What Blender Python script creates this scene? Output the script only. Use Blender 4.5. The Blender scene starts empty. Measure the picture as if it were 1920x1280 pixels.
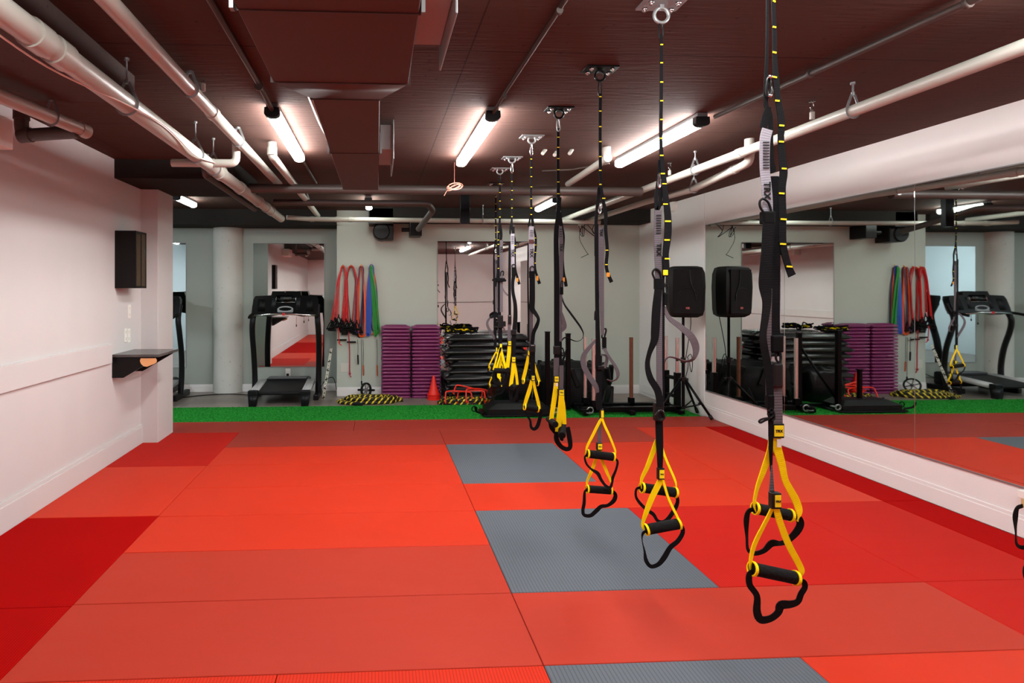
import bpy, bmesh, math, random
from mathutils import Vector, Matrix
random.seed(7)
sc = bpy.context.scene
COL = sc.collection

# ---------------------------------------------------------------- camera (level, shift lens)
F_PX = 1035.0; CX = 757.0; CY = 543.0; EYE = 1.42; YAW = math.radians(2.78)
SN, CS = math.sin(YAW), math.cos(YAW)
cam_data = bpy.data.cameras.new('camera')
cam_data.sensor_width = 36.0
cam_data.lens = F_PX / 1920.0 * 36.0
cam_data.shift_x = (960.0 - CX) / 1920.0
cam_data.shift_y = -(640.0 - CY) / 1920.0
cam_data.clip_start = 0.05
cam = bpy.data.objects.new('camera', cam_data)
cam.location = (0, 0, EYE)
cam.rotation_euler = (math.radians(90), 0, -YAW)
COL.objects.link(cam)
sc.camera = cam

# ---------------------------------------------------------------- world, exposure
world = bpy.data.worlds.new('world'); sc.world = world
world.use_nodes = True
world.node_tree.nodes['Background'].inputs[0].default_value = (0.01, 0.01, 0.012, 1)
world.node_tree.nodes['Background'].inputs[1].default_value = 0.2
sc.view_settings.view_transform = 'Standard'
sc.view_settings.look = 'None'
sc.view_settings.gamma = 1.0
sc.view_settings.exposure = 0.0
LAMP_FRONT = 96.0      # emission of the tube diffusers over the mats
LAMP_BACK = 38.0
LAMP_SIDE = 170.0

# ---------------------------------------------------------------- measuring helpers (points on known planes)
def ray(px, py):
    a = (px - CX) / F_PX; b = -(py - CY) / F_PX
    return (a * CS + SN, -a * SN + CS, b)
def atZ(px, py, z=0.0):
    d = ray(px, py); t = (z - EYE) / d[2]; return Vector((t * d[0], t * d[1], z))
def atY(px, py, Y):
    d = ray(px, py); t = Y / d[1]; return Vector((t * d[0], Y, EYE + t * d[2]))
def atX(px, py, X):
    d = ray(px, py); t = X / d[0]; return Vector((X, t * d[1], EYE + t * d[2]))

# ---------------------------------------------------------------- materials
def lin(c):
    return tuple(((v / 255.0) / 12.92 if v / 255.0 <= 0.04045 else ((v / 255.0 + 0.055) / 1.055) ** 2.4) for v in c) + (1.0,)
MATS = {}
def mat(name, rgb, rough=0.6, metal=0.0, var=0.0, vscale=6.0, bump=0.0, bscale=60.0, spec=0.5, coords='Object', stretch=(1, 1, 1)):
    if name in MATS: return MATS[name]
    m = bpy.data.materials.new(name); m.use_nodes = True
    nt = m.node_tree; b = nt.nodes['Principled BSDF']
    c = lin(rgb)
    if sum(rgb) < 120 and spec == 0.5: spec = 0.22
    b.inputs['Base Color'].default_value = c
    b.inputs['Roughness'].default_value = rough
    b.inputs['Metallic'].default_value = metal
    b.inputs['Specular IOR Level'].default_value = spec
    tc = nt.nodes.new('ShaderNodeTexCoord'); mp = nt.nodes.new('ShaderNodeMapping')
    mp.inputs['Scale'].default_value = stretch
    nt.links.new(tc.outputs[coords], mp.inputs[0])
    n = nt.nodes.new('ShaderNodeTexNoise'); n.inputs['Scale'].default_value = vscale; n.inputs['Detail'].default_value = 4
    nt.links.new(mp.outputs[0], n.inputs['Vector'])
    mx = nt.nodes.new('ShaderNodeMix'); mx.data_type = 'RGBA'
    v = max(var, 0.03)
    mx.inputs[6].default_value = tuple(x * (1 - v) for x in c[:3]) + (1,)
    mx.inputs[7].default_value = tuple(min(1, x * (1 + v)) for x in c[:3]) + (1,)
    nt.links.new(n.outputs['Fac'], mx.inputs[0]); nt.links.new(mx.outputs[2], b.inputs['Base Color'])
    if bump > 0:
        n2 = nt.nodes.new('ShaderNodeTexNoise'); n2.inputs['Scale'].default_value = bscale; n2.inputs['Detail'].default_value = 3
        nt.links.new(mp.outputs[0], n2.inputs['Vector'])
        bp = nt.nodes.new('ShaderNodeBump'); bp.inputs['Strength'].default_value = bump; bp.inputs['Distance'].default_value = 0.01
        nt.links.new(n2.outputs['Fac'], bp.inputs['Height']); nt.links.new(bp.outputs[0], b.inputs['Normal'])
    MATS[name] = m
    return m
def emit(name, rgb, s):
    if name in MATS: return MATS[name]
    m = bpy.data.materials.new(name); m.use_nodes = True
    nt = m.node_tree; b = nt.nodes['Principled BSDF']
    b.inputs['Base Color'].default_value = (0.9, 0.9, 0.9, 1)
    b.inputs['Emission Color'].default_value = tuple(rgb) + (1,)
    b.inputs['Emission Strength'].default_value = s
    MATS[name] = m; return m

def N(nt, typ, **kw):
    n = nt.nodes.new(typ)
    for k, v in kw.items():
        if k == 'inp':
            for i, x in v.items(): n.inputs[i].default_value = x
        else: setattr(n, k, v)
    return n
def mix_rgb(nt, fac, a, b):
    m = nt.nodes.new('ShaderNodeMix'); m.data_type = 'RGBA'
    for i, x in ((0, fac), (6, a), (7, b)):
        if hasattr(x, 'is_linked') or isinstance(x, bpy.types.NodeSocket): nt.links.new(x, m.inputs[i])
        else: m.inputs[i].default_value = x
    return m.outputs[2]
def math_n(nt, op, a, b=None):
    m = nt.nodes.new('ShaderNodeMath'); m.operation = op
    for i, x in ((0, a), (1, b)):
        if x is None: continue
        if isinstance(x, bpy.types.NodeSocket): nt.links.new(x, m.inputs[i])
        else: m.inputs[i].default_value = x
    return m.outputs[0]

def mat_floor(name, rgb, ribbed, pitch=0.0125, rough=0.5, spec=.14, worn=.02):
    """vinyl training mat, fine weave or long ribs with narrow grooves running down the room"""
    m = bpy.data.materials.new(name); m.use_nodes = True
    nt = m.node_tree; b = nt.nodes['Principled BSDF']; c = lin(rgb)
    b.inputs['Roughness'].default_value = rough
    b.inputs['Specular IOR Level'].default_value = spec
    g = N(nt, 'ShaderNodeNewGeometry'); sep = N(nt, 'ShaderNodeSeparateXYZ'); nt.links.new(g.outputs['Position'], sep.inputs[0])
    n = N(nt, 'ShaderNodeTexNoise', inp={'Scale': 1.3, 'Detail': 5}); nt.links.new(g.outputs['Position'], n.inputs['Vector'])
    mp = N(nt, 'ShaderNodeMapping'); mp.inputs['Scale'].default_value = (1.2, 7, 1); nt.links.new(g.outputs['Position'], mp.inputs[0])
    n3 = N(nt, 'ShaderNodeTexNoise', inp={'Scale': 2.5, 'Detail': 6}); nt.links.new(mp.outputs[0], n3.inputs['Vector'])
    col = mix_rgb(nt, n.outputs['Fac'], tuple(x * 0.93 for x in c[:3]) + (1,), tuple(min(1, x * 1.05 + 0.004) for x in c[:3]) + (1,))
    col = mix_rgb(nt, math_n(nt, 'MULTIPLY', n3.outputs['Fac'], worn), col, (0.75, 0.45, 0.40, 1))
    bp = N(nt, 'ShaderNodeBump', inp={'Strength': 0.5, 'Distance': 0.003})
    if ribbed:
        fr = math_n(nt, 'FRACT', math_n(nt, 'DIVIDE', sep.outputs[0], pitch))
        d = math_n(nt, 'ABSOLUTE', math_n(nt, 'SUBTRACT', fr, 0.5))
        gr = math_n(nt, 'LESS_THAN', d, 0.13)
        col = mix_rgb(nt, math_n(nt, 'MULTIPLY', gr, 0.45), col, tuple(x * 0.35 for x in c[:3]) + (1,))
        nt.links.new(math_n(nt, 'SMOOTH_MIN', d, 0.2), bp.inputs['Height'])
    else:
        n2 = N(nt, 'ShaderNodeTexNoise', inp={'Scale': 260.0, 'Detail': 2}); nt.links.new(g.outputs['Position'], n2.inputs['Vector'])
        bp.inputs['Strength'].default_value = 0.12
        nt.links.new(n2.outputs['Fac'], bp.inputs['Height'])
    nt.links.new(bp.outputs[0], b.inputs['Normal'])
    nt.links.new(col, b.inputs['Base Color'])
    MATS[name] = m; return m

def mat_concrete(name, rgb, seams=True):
    m = bpy.data.materials.new(name); m.use_nodes = True
    nt = m.node_tree; b = nt.nodes['Principled BSDF']; c = lin(rgb)
    b.inputs['Roughness'].default_value = 0.85; b.inputs['Specular IOR Level'].default_value = 0.2
    g = N(nt, 'ShaderNodeNewGeometry'); sep = N(nt, 'ShaderNodeSeparateXYZ'); nt.links.new(g.outputs['Position'], sep.inputs[0])
    n = N(nt, 'ShaderNodeTexNoise', inp={'Scale': 1.6, 'Detail': 8}); nt.links.new(g.outputs['Position'], n.inputs['Vector'])
    mp = N(nt, 'ShaderNodeMapping'); mp.inputs['Scale'].default_value = (1, 9, 9); nt.links.new(g.outputs['Position'], mp.inputs[0])
    nb = N(nt, 'ShaderNodeTexNoise', inp={'Scale': 5, 'Detail': 6}); nt.links.new(mp.outputs[0], nb.inputs['Vector'])
    col = mix_rgb(nt, n.outputs['Fac'], tuple(x * 0.8 for x in c[:3]) + (1,), tuple(x * 1.2 for x in c[:3]) + (1,))
    vo = N(nt, 'ShaderNodeTexNoise', inp={'Scale': 28, 'Detail': 2}); nt.links.new(g.outputs['Position'], vo.inputs['Vector'])
    pit = math_n(nt, 'GREATER_THAN', vo.outputs['Fac'], 0.72)
    col = mix_rgb(nt, math_n(nt, 'MULTIPLY', pit, 0.6), col, tuple(x * 0.3 for x in c[:3]) + (1,))
    if seams:
        yy = math_n(nt, 'ADD', sep.outputs[1], math_n(nt, 'MULTIPLY', math_n(nt, 'SUBTRACT', nb.outputs['Fac'], 0.5), 0.02))
        fr = math_n(nt, 'FRACT', math_n(nt, 'DIVIDE', math_n(nt, 'SUBTRACT', yy, 0.08), 1.21))
        s = math_n(nt, 'LESS_THAN', fr, 0.007)
        fr2 = math_n(nt, 'FRACT', math_n(nt, 'DIVIDE', math_n(nt, 'SUBTRACT', sep.outputs[0], 0.42), 2.44))
        s2 = math_n(nt, 'LESS_THAN', fr2, 0.003)
        s = math_n(nt, 'MAXIMUM', s, s2)
        col = mix_rgb(nt, math_n(nt, 'MULTIPLY', s, 0.7), col, tuple(x * 0.2 for x in c[:3]) + (1,))
    nt.links.new(col, b.inputs['Base Color'])
    bp = N(nt, 'ShaderNodeBump', inp={'Strength': 0.35, 'Distance': 0.01}); nt.links.new(nb.outputs['Fac'], bp.inputs['Height'])
    nt.links.new(bp.outputs[0], b.inputs['Normal'])
    MATS[name] = m; return m

def mat_wood_floor(name):
    m = bpy.data.materials.new(name); m.use_nodes = True
    nt = m.node_tree; b = nt.nodes['Principled BSDF']
    b.inputs['Roughness'].default_value = 0.32
    g = N(nt, 'ShaderNodeNewGeometry')
    br = N(nt, 'ShaderNodeTexBrick', inp={'Scale': 1.0, 'Mortar Size': 0.003, 'Brick Width': 1.2, 'Row Height': 0.15, 'Color1': lin((150, 138, 128)), 'Color2': lin((182, 168, 156)), 'Mortar': lin((50, 45, 42))})
    nt.links.new(g.outputs['Position'], br.inputs['Vector'])
    mp = N(nt, 'ShaderNodeMapping'); mp.inputs['Scale'].default_value = (1.5, 22, 1); nt.links.new(g.outputs['Position'], mp.inputs[0])
    n = N(nt, 'ShaderNodeTexNoise', inp={'Scale': 2.2, 'Detail': 8}); nt.links.new(mp.outputs[0], n.inputs['Vector'])
    col = mix_rgb(nt, n.outputs['Fac'], (0.10, 0.085, 0.075, 1), br.outputs['Color'])
    nt.links.new(col, b.inputs['Base Color'])
    MATS[name] = m; return m

def mat_turf(name):
    m = bpy.data.materials.new(name); m.use_nodes = True
    nt = m.node_tree; b = nt.nodes['Principled BSDF']; b.inputs['Roughness'].default_value = 0.9; b.inputs['Specular IOR Level'].default_value = 0.05
    g = N(nt, 'ShaderNodeNewGeometry'); mp = N(nt, 'ShaderNodeMapping'); mp.inputs['Scale'].default_value = (.6, 2.0, 1)
    nt.links.new(g.outputs['Position'], mp.inputs[0])
    n = N(nt, 'ShaderNodeTexNoise', inp={'Scale': 70, 'Detail': 5}); nt.links.new(mp.outputs[0], n.inputs['Vector'])
    n2 = N(nt, 'ShaderNodeTexNoise', inp={'Scale': 7, 'Detail': 3}); nt.links.new(mp.outputs[0], n2.inputs['Vector'])
    cr = N(nt, 'ShaderNodeValToRGB'); nt.links.new(n.outputs['Fac'], cr.inputs[0])
    e = cr.color_ramp.elements; e[0].position = 0.42; e[0].color = (0.006, 0.13, 0.012, 1); e[1].position = 0.62; e[1].color = (0.05, 0.52, 0.07, 1)
    col = mix_rgb(nt, math_n(nt, 'MULTIPLY', n2.outputs['Fac'], 0.35), cr.outputs[0], (0.01, 0.14, 0.02, 1))
    nt.links.new(col, b.inputs['Base Color'])
    bp = N(nt, 'ShaderNodeBump', inp={'Strength': 0.8, 'Distance': 0.01}); nt.links.new(n.outputs['Fac'], bp.inputs['Height']); nt.links.new(bp.outputs[0], b.inputs['Normal'])
    MATS[name] = m; return m

def mat_spiral(name, ca, cb, k, thr=0.62, rough=0.6):
    m = bpy.data.materials.new(name); m.use_nodes = True
    nt = m.node_tree; b = nt.nodes['Principled BSDF']; b.inputs['Roughness'].default_value = rough
    tc = N(nt, 'ShaderNodeTexCoord'); sep = N(nt, 'ShaderNodeSeparateXYZ'); nt.links.new(tc.outputs['UV'], sep.inputs[0])
    s = math_n(nt, 'ADD', math_n(nt, 'MULTIPLY', sep.outputs[0], k), sep.outputs[1])
    s = math_n(nt, 'ADD', s, 50.0)
    fr = math_n(nt, 'FRACT', s)
    st = math_n(nt, 'GREATER_THAN', fr, thr)
    nt.links.new(mix_rgb(nt, st, lin(ca), lin(cb)), b.inputs['Base Color'])
    fr3 = math_n(nt, 'FRACT', math_n(nt, 'MULTIPLY', s, 3.0))
    bp = N(nt, 'ShaderNodeBump', inp={'Strength': 0.6, 'Distance': 0.006}); nt.links.new(math_n(nt, 'PINGPONG', fr3, 0.5), bp.inputs['Height']); nt.links.new(bp.outputs[0], b.inputs['Normal'])
    MATS[name] = m; return m

def mat_webbing(name, rgb, rgb2, k=220.0, rough=0.75):
    """woven strap: cross ribs along the length (uv.x is metres along the strap)"""
    m = bpy.data.materials.new(name); m.use_nodes = True
    nt = m.node_tree; b = nt.nodes['Principled BSDF']; b.inputs['Roughness'].default_value = rough
    b.inputs['Specular IOR Level'].default_value = 0.12
    tc = N(nt, 'ShaderNodeTexCoord'); sep = N(nt, 'ShaderNodeSeparateXYZ'); nt.links.new(tc.outputs['UV'], sep.inputs[0])
    fr = math_n(nt, 'PINGPONG', math_n(nt, 'MULTIPLY', sep.outputs[0], k), 0.5)
    nt.links.new(mix_rgb(nt, fr, lin(rgb), lin(rgb2)), b.inputs['Base Color'])
    bp = N(nt, 'ShaderNodeBump', inp={'Strength': 0.35, 'Distance': 0.002}); nt.links.new(fr, bp.inputs['Height']); nt.links.new(bp.outputs[0], b.inputs['Normal'])
    MATS[name] = m; return m

WALLM = mat('white_wall_paint', (230, 229, 228), 0.7, var=0.02, vscale=2.0, bump=0.05, bscale=90)
WALLL = mat('off_white_wall_paint', (203, 201, 200), 0.7, var=0.02, vscale=2.0, bump=0.05, bscale=90)
WALLG = mat('grey_wall_paint', (190, 200, 190), 0.65, var=0.02, vscale=2.0, bump=0.05, bscale=90)
WALLA = mat('darker_grey_wall_paint', (160, 168, 160), 0.65, var=0.02, vscale=2.0)
WALLB = mat('pale_blue_wall_paint', (226, 236, 240), 0.65, var=0.02, vscale=2.0)
CEIL = mat_concrete('board_marked_concrete', (75, 51, 44))
CONC = mat_concrete('bare_concrete', (80, 68, 64), False)
DARKC = mat_concrete('dark_painted_concrete', (36, 34, 32), False)
COLM = mat_concrete('painted_round_column', (205, 206, 200), False)
WOOD = mat_wood_floor('grey_wood_planks')
TURF = mat_turf('artificial_grass')
REDS = mat_floor('red_smooth_mat', (202, 44, 10), False)
REDD = mat_floor('red_worn_mat', (178, 48, 28), False, rough=0.55)  # duller, less saturated red than the smooth mat
REDR = mat_floor('red_ribbed_mat', (172, 3, 1), True, rough=.85, spec=.04, worn=.0)
REDO = mat_floor('orange_red_ribbed_mat', (206, 42, 12), True, rough=.6, spec=.1)
REDQ = mat_floor('red_ribbed_wall_mat', (190, 22, 8), True, rough=.7, spec=.1)
REDF = mat_floor('dull_red_far_mat', (158, 46, 32), False)  # mat red darkened in the colour for the dimmer light far back
GREYR = mat_floor('grey_ribbed_mat', (92, 100, 108), True, pitch=0.0165)
MIRR = mat('mirror_silver', (222, 228, 226), 0.015, 1.0, var=0.001)
PIPEM = mat('white_pvc', (172, 171, 162), 0.35, var=0.04)
PIPED = mat('dark_painted_pipe', (66, 56, 52), 0.5, var=0.06)
DUCTM = mat('duct_board', (72, 44, 39), 0.6, var=0.06, vscale=3)
GALV = mat('galvanised_steel', (150, 154, 155), 0.45, 0.7, var=0.08)
RUBBER = mat('black_rubber', (17, 17, 18), 0.55, var=0.12, bump=0.1, bscale=40)
BLACKP = mat('black_plastic', (10, 10, 12), 0.4, var=0.08, spec=.35)
BLACKW = mat_webbing('black_webbing', (9, 9, 11), (24, 24, 28))
GREYW = mat_webbing('grey_webbing', (82, 77, 82), (126, 120, 126), 130)
SILVW = mat_webbing('pale_grey_webbing', (148, 146, 156), (180, 178, 188), 150)
YELW = mat_webbing('yellow_webbing', (255, 220, 4), (255, 232, 12), 200, 0.6)
YEL = mat('yellow_patch', (255, 232, 8), 0.6)
FOAM = mat('black_foam_grip', (10, 10, 10), 0.8, var=0.1, spec=.2, bump=0.3, bscale=120)
CORD = mat('black_cord', (10, 10, 12), 0.7, spec=.25)
INK = mat('black_print', (10, 10, 10), 0.7)
STEEL = mat('polished_steel', (205, 205, 208), 0.18, 1.0)
BSTEEL = mat('black_steel', (16, 16, 18), 0.35, 0.6, var=0.1)
WHITEP = mat('white_plastic', (235, 234, 228), 0.4)
PURPLE = mat('purple_plastic', (122, 34, 92), 0.28, var=0.06, spec=0.6)
STEPB = mat('charcoal_plastic', (24, 25, 27), 0.26, var=0.08, spec=0.6)

# ---------------------------------------------------------------- mesh building
def catmull(pts, n=6, closed=False):
    pts = [Vector(p) for p in pts]
    if len(pts) < 3 or n < 2: return pts
    out = []; L = len(pts)
    rng = range(L if closed else L - 1)
    for i in rng:
        if closed: p0, p1, p2, p3 = pts[(i - 1) % L], pts[i], pts[(i + 1) % L], pts[(i + 2) % L]
        else:
            p1, p2 = pts[i], pts[i + 1]
            p0 = pts[i - 1] if i > 0 else p1 * 2 - p2
            p3 = pts[i + 2] if i + 2 < L else p2 * 2 - p1
        for k in range(n):
            t = k / n
            out.append(0.5 * ((2 * p1) + (p2 - p0) * t + (2 * p0 - 5 * p1 + 4 * p2 - p3) * t * t + (3 * p1 - p0 - 3 * p2 + p3) * t ** 3))
    if not closed: out.append(pts[-1].copy())
    return out

class MB:
    def __init__(s):
        s.bm = bmesh.new(); s.uv = s.bm.loops.layers.uv.new('UVMap')
    def face(s, vs, uvs=None, smooth=True):
        try: f = s.bm.faces.new(vs)
        except ValueError: return None
        f.smooth = smooth
        if uvs:
            for l, u in zip(f.loops, uvs): l[s.uv].uv = u
        return f
    def box(s, x0, x1, y0, y1, z0, z1, bev=0.0, M=None):
        tmp = bmesh.new()
        c = Matrix.Translation(((x0 + x1) / 2, (y0 + y1) / 2, (z0 + z1) / 2)) @ Matrix.Diagonal((abs(x1 - x0), abs(y1 - y0), abs(z1 - z0), 1))
        bmesh.ops.create_cube(tmp, size=1.0, matrix=c)
        if bev > 0:
            bev = min(bev, 0.45 * min(abs(x1 - x0), abs(y1 - y0), abs(z1 - z0)))
            bmesh.ops.bevel(tmp, geom=tmp.edges[:], offset=bev, segments=2, affect='EDGES', profile=0.5)
        s._merge(tmp, M, False); return s
    def _merge(s, tmp, M=None, smooth=True):
        mp = {}
        for v in tmp.verts: mp[v] = s.bm.verts.new((M @ v.co) if M else v.co)
        for f in tmp.faces: s.face([mp[v] for v in f.verts], None, smooth)
        tmp.free()
    def tube(s, pts, r, seg=10, closed=False, cap=True, rs=None, sub=1, flat=1.0):
        pts = [Vector(p) for p in pts]
        if sub > 1:
            if rs:
                rr = catmull([Vector((a, 0, 0)) for a in rs], sub, closed); rs = [v.x for v in rr]
            pts = catmull(pts, sub, closed)
        n = len(pts); rings = []; L = 0.0; lens = []
        up = None
        for i, p in enumerate(pts):
            if closed: t = pts[(i + 1) % n] - pts[(i - 1) % n]
            else: t = pts[min(i + 1, n - 1)] - pts[max(i - 1, 0)]
            t = t.normalized() if t.length > 1e-9 else Vector((0, 0, 1))
            if up is None:
                up = t.orthogonal().normalized()
            else:
                up = (up - t * up.dot(t))
                up = up.normalized() if up.length > 1e-6 else t.orthogonal().normalized()
            bi = t.cross(up)
            R = rs[i] if rs else r
            rings.append([s.bm.verts.new(p + (up * math.cos(2 * math.pi * k / seg) + bi * math.sin(2 * math.pi * k / seg) * flat) * R) for k in range(seg)])
            if i: L += (p - pts[i - 1]).length
            lens.append(L)
        m = n if closed else n - 1
        if closed: Lc = L + (pts[0] - pts[-1]).length
        for i in range(m):
            a, b = rings[i], rings[(i + 1) % n]
            u0 = lens[i]; u1 = lens[i + 1] if i + 1 < n else Lc
            for k in range(seg):
                k2 = (k + 1) % seg
                s.face([a[k], a[k2], b[k2], b[k]], [(u0, k / seg), (u0, (k + 1) / seg), (u1, (k + 1) / seg), (u1, k / seg)])
        if cap and not closed:
            s.face(rings[0][::-1], None, False); s.face(rings[-1], None, False)
        return s
    def cyl(s, a, b, r, seg=16, r2=None):
        return s.tube([a, b], r, seg, rs=[r, r if r2 is None else r2])
    def ribbon(s, pts, w, th=0.0025, ang=0.0, nrm=(0, 1, 0), sub=5, closed=False):
        """flat strap; w and ang may be lists along the path (ang in degrees, 0 = face turned along nrm)"""
        k0 = len(pts)
        ws = list(w) if isinstance(w, (list, tuple)) else [w] * k0
        an = list(ang) if isinstance(ang, (list, tuple)) else [ang] * k0
        if sub > 1:
            q = catmull(pts, sub, closed); W = [v for v in catmull([Vector((a, b, 0)) for a, b in zip(ws, an)], sub, closed)]
            ws = [v.x for v in W]; an = [v.y for v in W]; pts = q
        else: pts = [Vector(p) for p in pts]
        n = len(pts); rings = []; L = 0; lens = []; n0 = Vector(nrm).normalized(); prev = None
        for i, p in enumerate(pts):
            if closed: t = pts[(i + 1) % n] - pts[(i - 1) % n]
            else: t = pts[min(i + 1, n - 1)] - pts[max(i - 1, 0)]
            t = t.normalized() if t.length > 1e-9 else Vector((0, 0, -1))
            sd = t.cross(n0)
            if sd.length < 0.15: sd = prev if prev else t.orthogonal()
            sd = sd.normalized()
            prev = sd
            b = sd.cross(t).normalized(); a = math.radians(an[i])
            wd = sd * math.cos(a) + b * math.sin(a); td = t.cross(wd).normalized()
            hw = ws[i] / 2; ht = th / 2
            rings.append([s.bm.verts.new(p + wd * x * hw + td * y * ht) for x, y in ((-1, -1), (1, -1), (1, 1), (-1, 1))])
            if i: L += (p - pts[i - 1]).length
            lens.append(L)
        m = n if closed else n - 1
        for i in range(m):
            A, B = rings[i], rings[(i + 1) % n]; u0 = lens[i]; u1 = lens[i + 1] if i + 1 < n else L
            for k in range(4):
                k2 = (k + 1) % 4
                s.face([A[k], A[k2], B[k2], B[k]], [(u0, 0), (u0, 1), (u1, 1), (u1, 0)])
        if not closed:
            s.face(rings[0][::-1]); s.face(rings[-1])
        return s
    def torus(s, c, R, r, axis='y', seg=24, seg2=8, sx=1.0, sz=1.0):
        c = Vector(c); pts = []
        for i in range(seg):
            a = 2 * math.pi * i / seg; u, v = math.cos(a) * R * sx, math.sin(a) * R * sz
            pts.append(c + (Vector((u, 0, v)) if axis == 'y' else Vector((u, v, 0)) if axis == 'z' else Vector((0, u, v))))
        return s.tube(pts, r, seg2, closed=True)
    def lathe(s, c, prof, seg=24, axis='z', cap=True):
        """prof: list of (radius, height)"""
        c = Vector(c); rings = []
        for r, h in prof:
            ring = []
            for k in range(seg):
                a = 2 * math.pi * k / seg; u, v = r * math.cos(a), r * math.sin(a)
                ring.append(s.bm.verts.new(c + (Vector((u, v, h)) if axis == 'z' else Vector((u, h, v)) if axis == 'y' else Vector((h, u, v)))))
            rings.append(ring)
        for a, b in zip(rings, rings[1:]):
            for k in range(seg): s.face([a[k], a[(k + 1) % seg], b[(k + 1) % seg], b[k]])
        if cap: s.face(rings[0][::-1], None, False); s.face(rings[-1], None, False)
        return s
    def prism(s, poly, axis, a0, a1):
        """poly: 2D points; axis 'x': poly=(y,z); 'y': (x,z); 'z': (x,y)"""
        def P(p, h): return Vector((h, p[0], p[1])) if axis == 'x' else Vector((p[0], h, p[1])) if axis == 'y' else Vector((p[0], p[1], h))
        A = [s.bm.verts.new(P(p, a0)) for p in poly]; B = [s.bm.verts.new(P(p, a1)) for p in poly]
        n = len(poly)
        for i in range(n): s.face([A[i], A[(i + 1) % n], B[(i + 1) % n], B[i]])
        s.face(A[::-1], None, False); s.face(B, None, False); return s
    def loft(s, rings):
        R = [[s.bm.verts.new(Vector(p)) for p in ring] for ring in rings]
        for a, b in zip(R, R[1:]):
            n = len(a)
            for k in range(n): s.face([a[k], a[(k + 1) % n], b[(k + 1) % n], b[k]])
        s.face(R[0][::-1], None, False); s.face(R[-1], None, False); return s
    def ball(s, c, r, sx=1, sy=1, sz=1, seg=14):
        tmp = bmesh.new(); bmesh.ops.create_uvsphere(tmp, u_segments=seg, v_segments=max(6, seg // 2 + 1), radius=1.0)
        s._merge(tmp, Matrix.Translation(c) @ Matrix.Diagonal((r * sx, r * sy, r * sz, 1))); return s
    def build(s, name, m, parent=None, world=True, angle=35, origin=None):
        bm = s.bm
        bmesh.ops.recalc_face_normals(bm, faces=bm.faces[:])
        if parent is None:
            if origin is None:
                xs = [v.co.x for v in bm.verts]; ys = [v.co.y for v in bm.verts]; zs = [v.co.z for v in bm.verts]
                origin = Vector(((min(xs) + max(xs)) / 2, (min(ys) + max(ys)) / 2, min(zs)))
            off = Vector(origin)
        else:
            off = Vector((0, 0, 0))
            if world:
                p = parent
                while p: off += p.location; p = p.parent
        for v in bm.verts: v.co -= off
        me = bpy.data.meshes.new(name); bm.to_mesh(me); bm.free()
        me.materials.append(m)
        fl = [p.use_smooth for p in me.polygons]
        me.set_sharp_from_angle(angle=math.radians(angle))
        me.polygons.foreach_set('use_smooth', fl)
        o = bpy.data.objects.new(name, me); COL.objects.link(o)
        if parent is None: o.location = off
        else: o.parent = parent
        return o

def tag(o, label=None, cat=None, group=None, kind=None):
    if label: o['label'] = label
    if cat: o['category'] = cat
    if group: o['group'] = group
    if kind: o['kind'] = kind
    return o
def thing(name, label, cat, loc=(0, 0, 0), group=None, rz=0.0):
    o = bpy.data.objects.new(name, None); COL.objects.link(o); o.location = loc; o.rotation_euler = (0, 0, rz)
    o.empty_display_size = 0.1
    return tag(o, label, cat, group)
def struct(name, mb, m, parent=None, **k):
    o = mb.build(name, m, parent, **k)
    if parent is None: o['kind'] = 'structure'
    return o
def kids(o): return [c for c in bpy.data.objects if c.parent == o]
def copy_tree(o, parent=None):
    c = o.copy(); COL.objects.link(c)
    if parent: c.parent = parent
    for ch in kids(o): copy_tree(ch, c)
    return c
def text_mesh(name, s, size, m, parent, M, ext=0.0006, align='CENTER', bold=0.0):
    cu = bpy.data.curves.new(name, 'FONT'); cu.body = s; cu.size = size; cu.extrude = ext; cu.align_x = align; cu.align_y = 'CENTER'; cu.offset = bold
    o = bpy.data.objects.new(name, cu); COL.objects.link(o)
    bpy.context.view_layer.update()
    me = bpy.data.meshes.new_from_object(o.evaluated_get(bpy.context.evaluated_depsgraph_get()))
    bpy.data.objects.remove(o); bpy.data.curves.remove(cu)
    off = Vector((0, 0, 0)); p = parent
    while p: off += p.location; p = p.parent
    me.transform(Matrix.Translation(-off) @ M)
    me.materials.clear(); me.materials.append(m); me.name = name
    t = bpy.data.objects.new(name, me); COL.objects.link(t); t.parent = parent
    return t
ORD = ['lowest', 'second', 'third', 'fourth', 'fifth', 'sixth', 'seventh', 'eighth', 'ninth', 'tenth', 'eleventh', 'twelfth', 'thirteenth', 'fourteenth', 'fifteenth', 'sixteenth', 'seventeenth', 'eighteenth', 'nineteenth', 'twentieth', 'topmost']
# ================================================================= ROOM SHELL
XL, XR, YB, YR, ZC, FZ = -2.19, 3.70, 7.62, -1.6, 2.51, -0.04
YA = 8.03            # back of the alcove on the left
m = MB(); m.box(-6.2, 3.9, YR - .15, 8.3, FZ - .1, FZ); struct('floor', m, WOOD)
m = MB(); m.box(-6.2, 3.9, YR - .15, 8.3, ZC, ZC + .15); struct('ceiling', m, CEIL)
# dropped slab at the near left, its end face towards the back
m = MB(); m.box(-2.19, -1.235, YR, 2.88, 2.375, ZC + .01); struct('ceiling_dropped_slab', m, CONC)
m = MB(); m.box(-2.19, -1.2, 4.72, 5.62, 2.352, ZC + .01); struct('ceiling_beam', m, DARKC)
m = MB(); m.box(-6.0, -.55, 7.55, YA, 2.30, ZC + .01); struct('ceiling_beam_back_left', m, DARKC)
m = MB(); m.box(-.1, 3.7, 7.3, YB, 2.33, ZC + .01); struct('ceiling_beam_back_right', m, DARKC)
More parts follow.
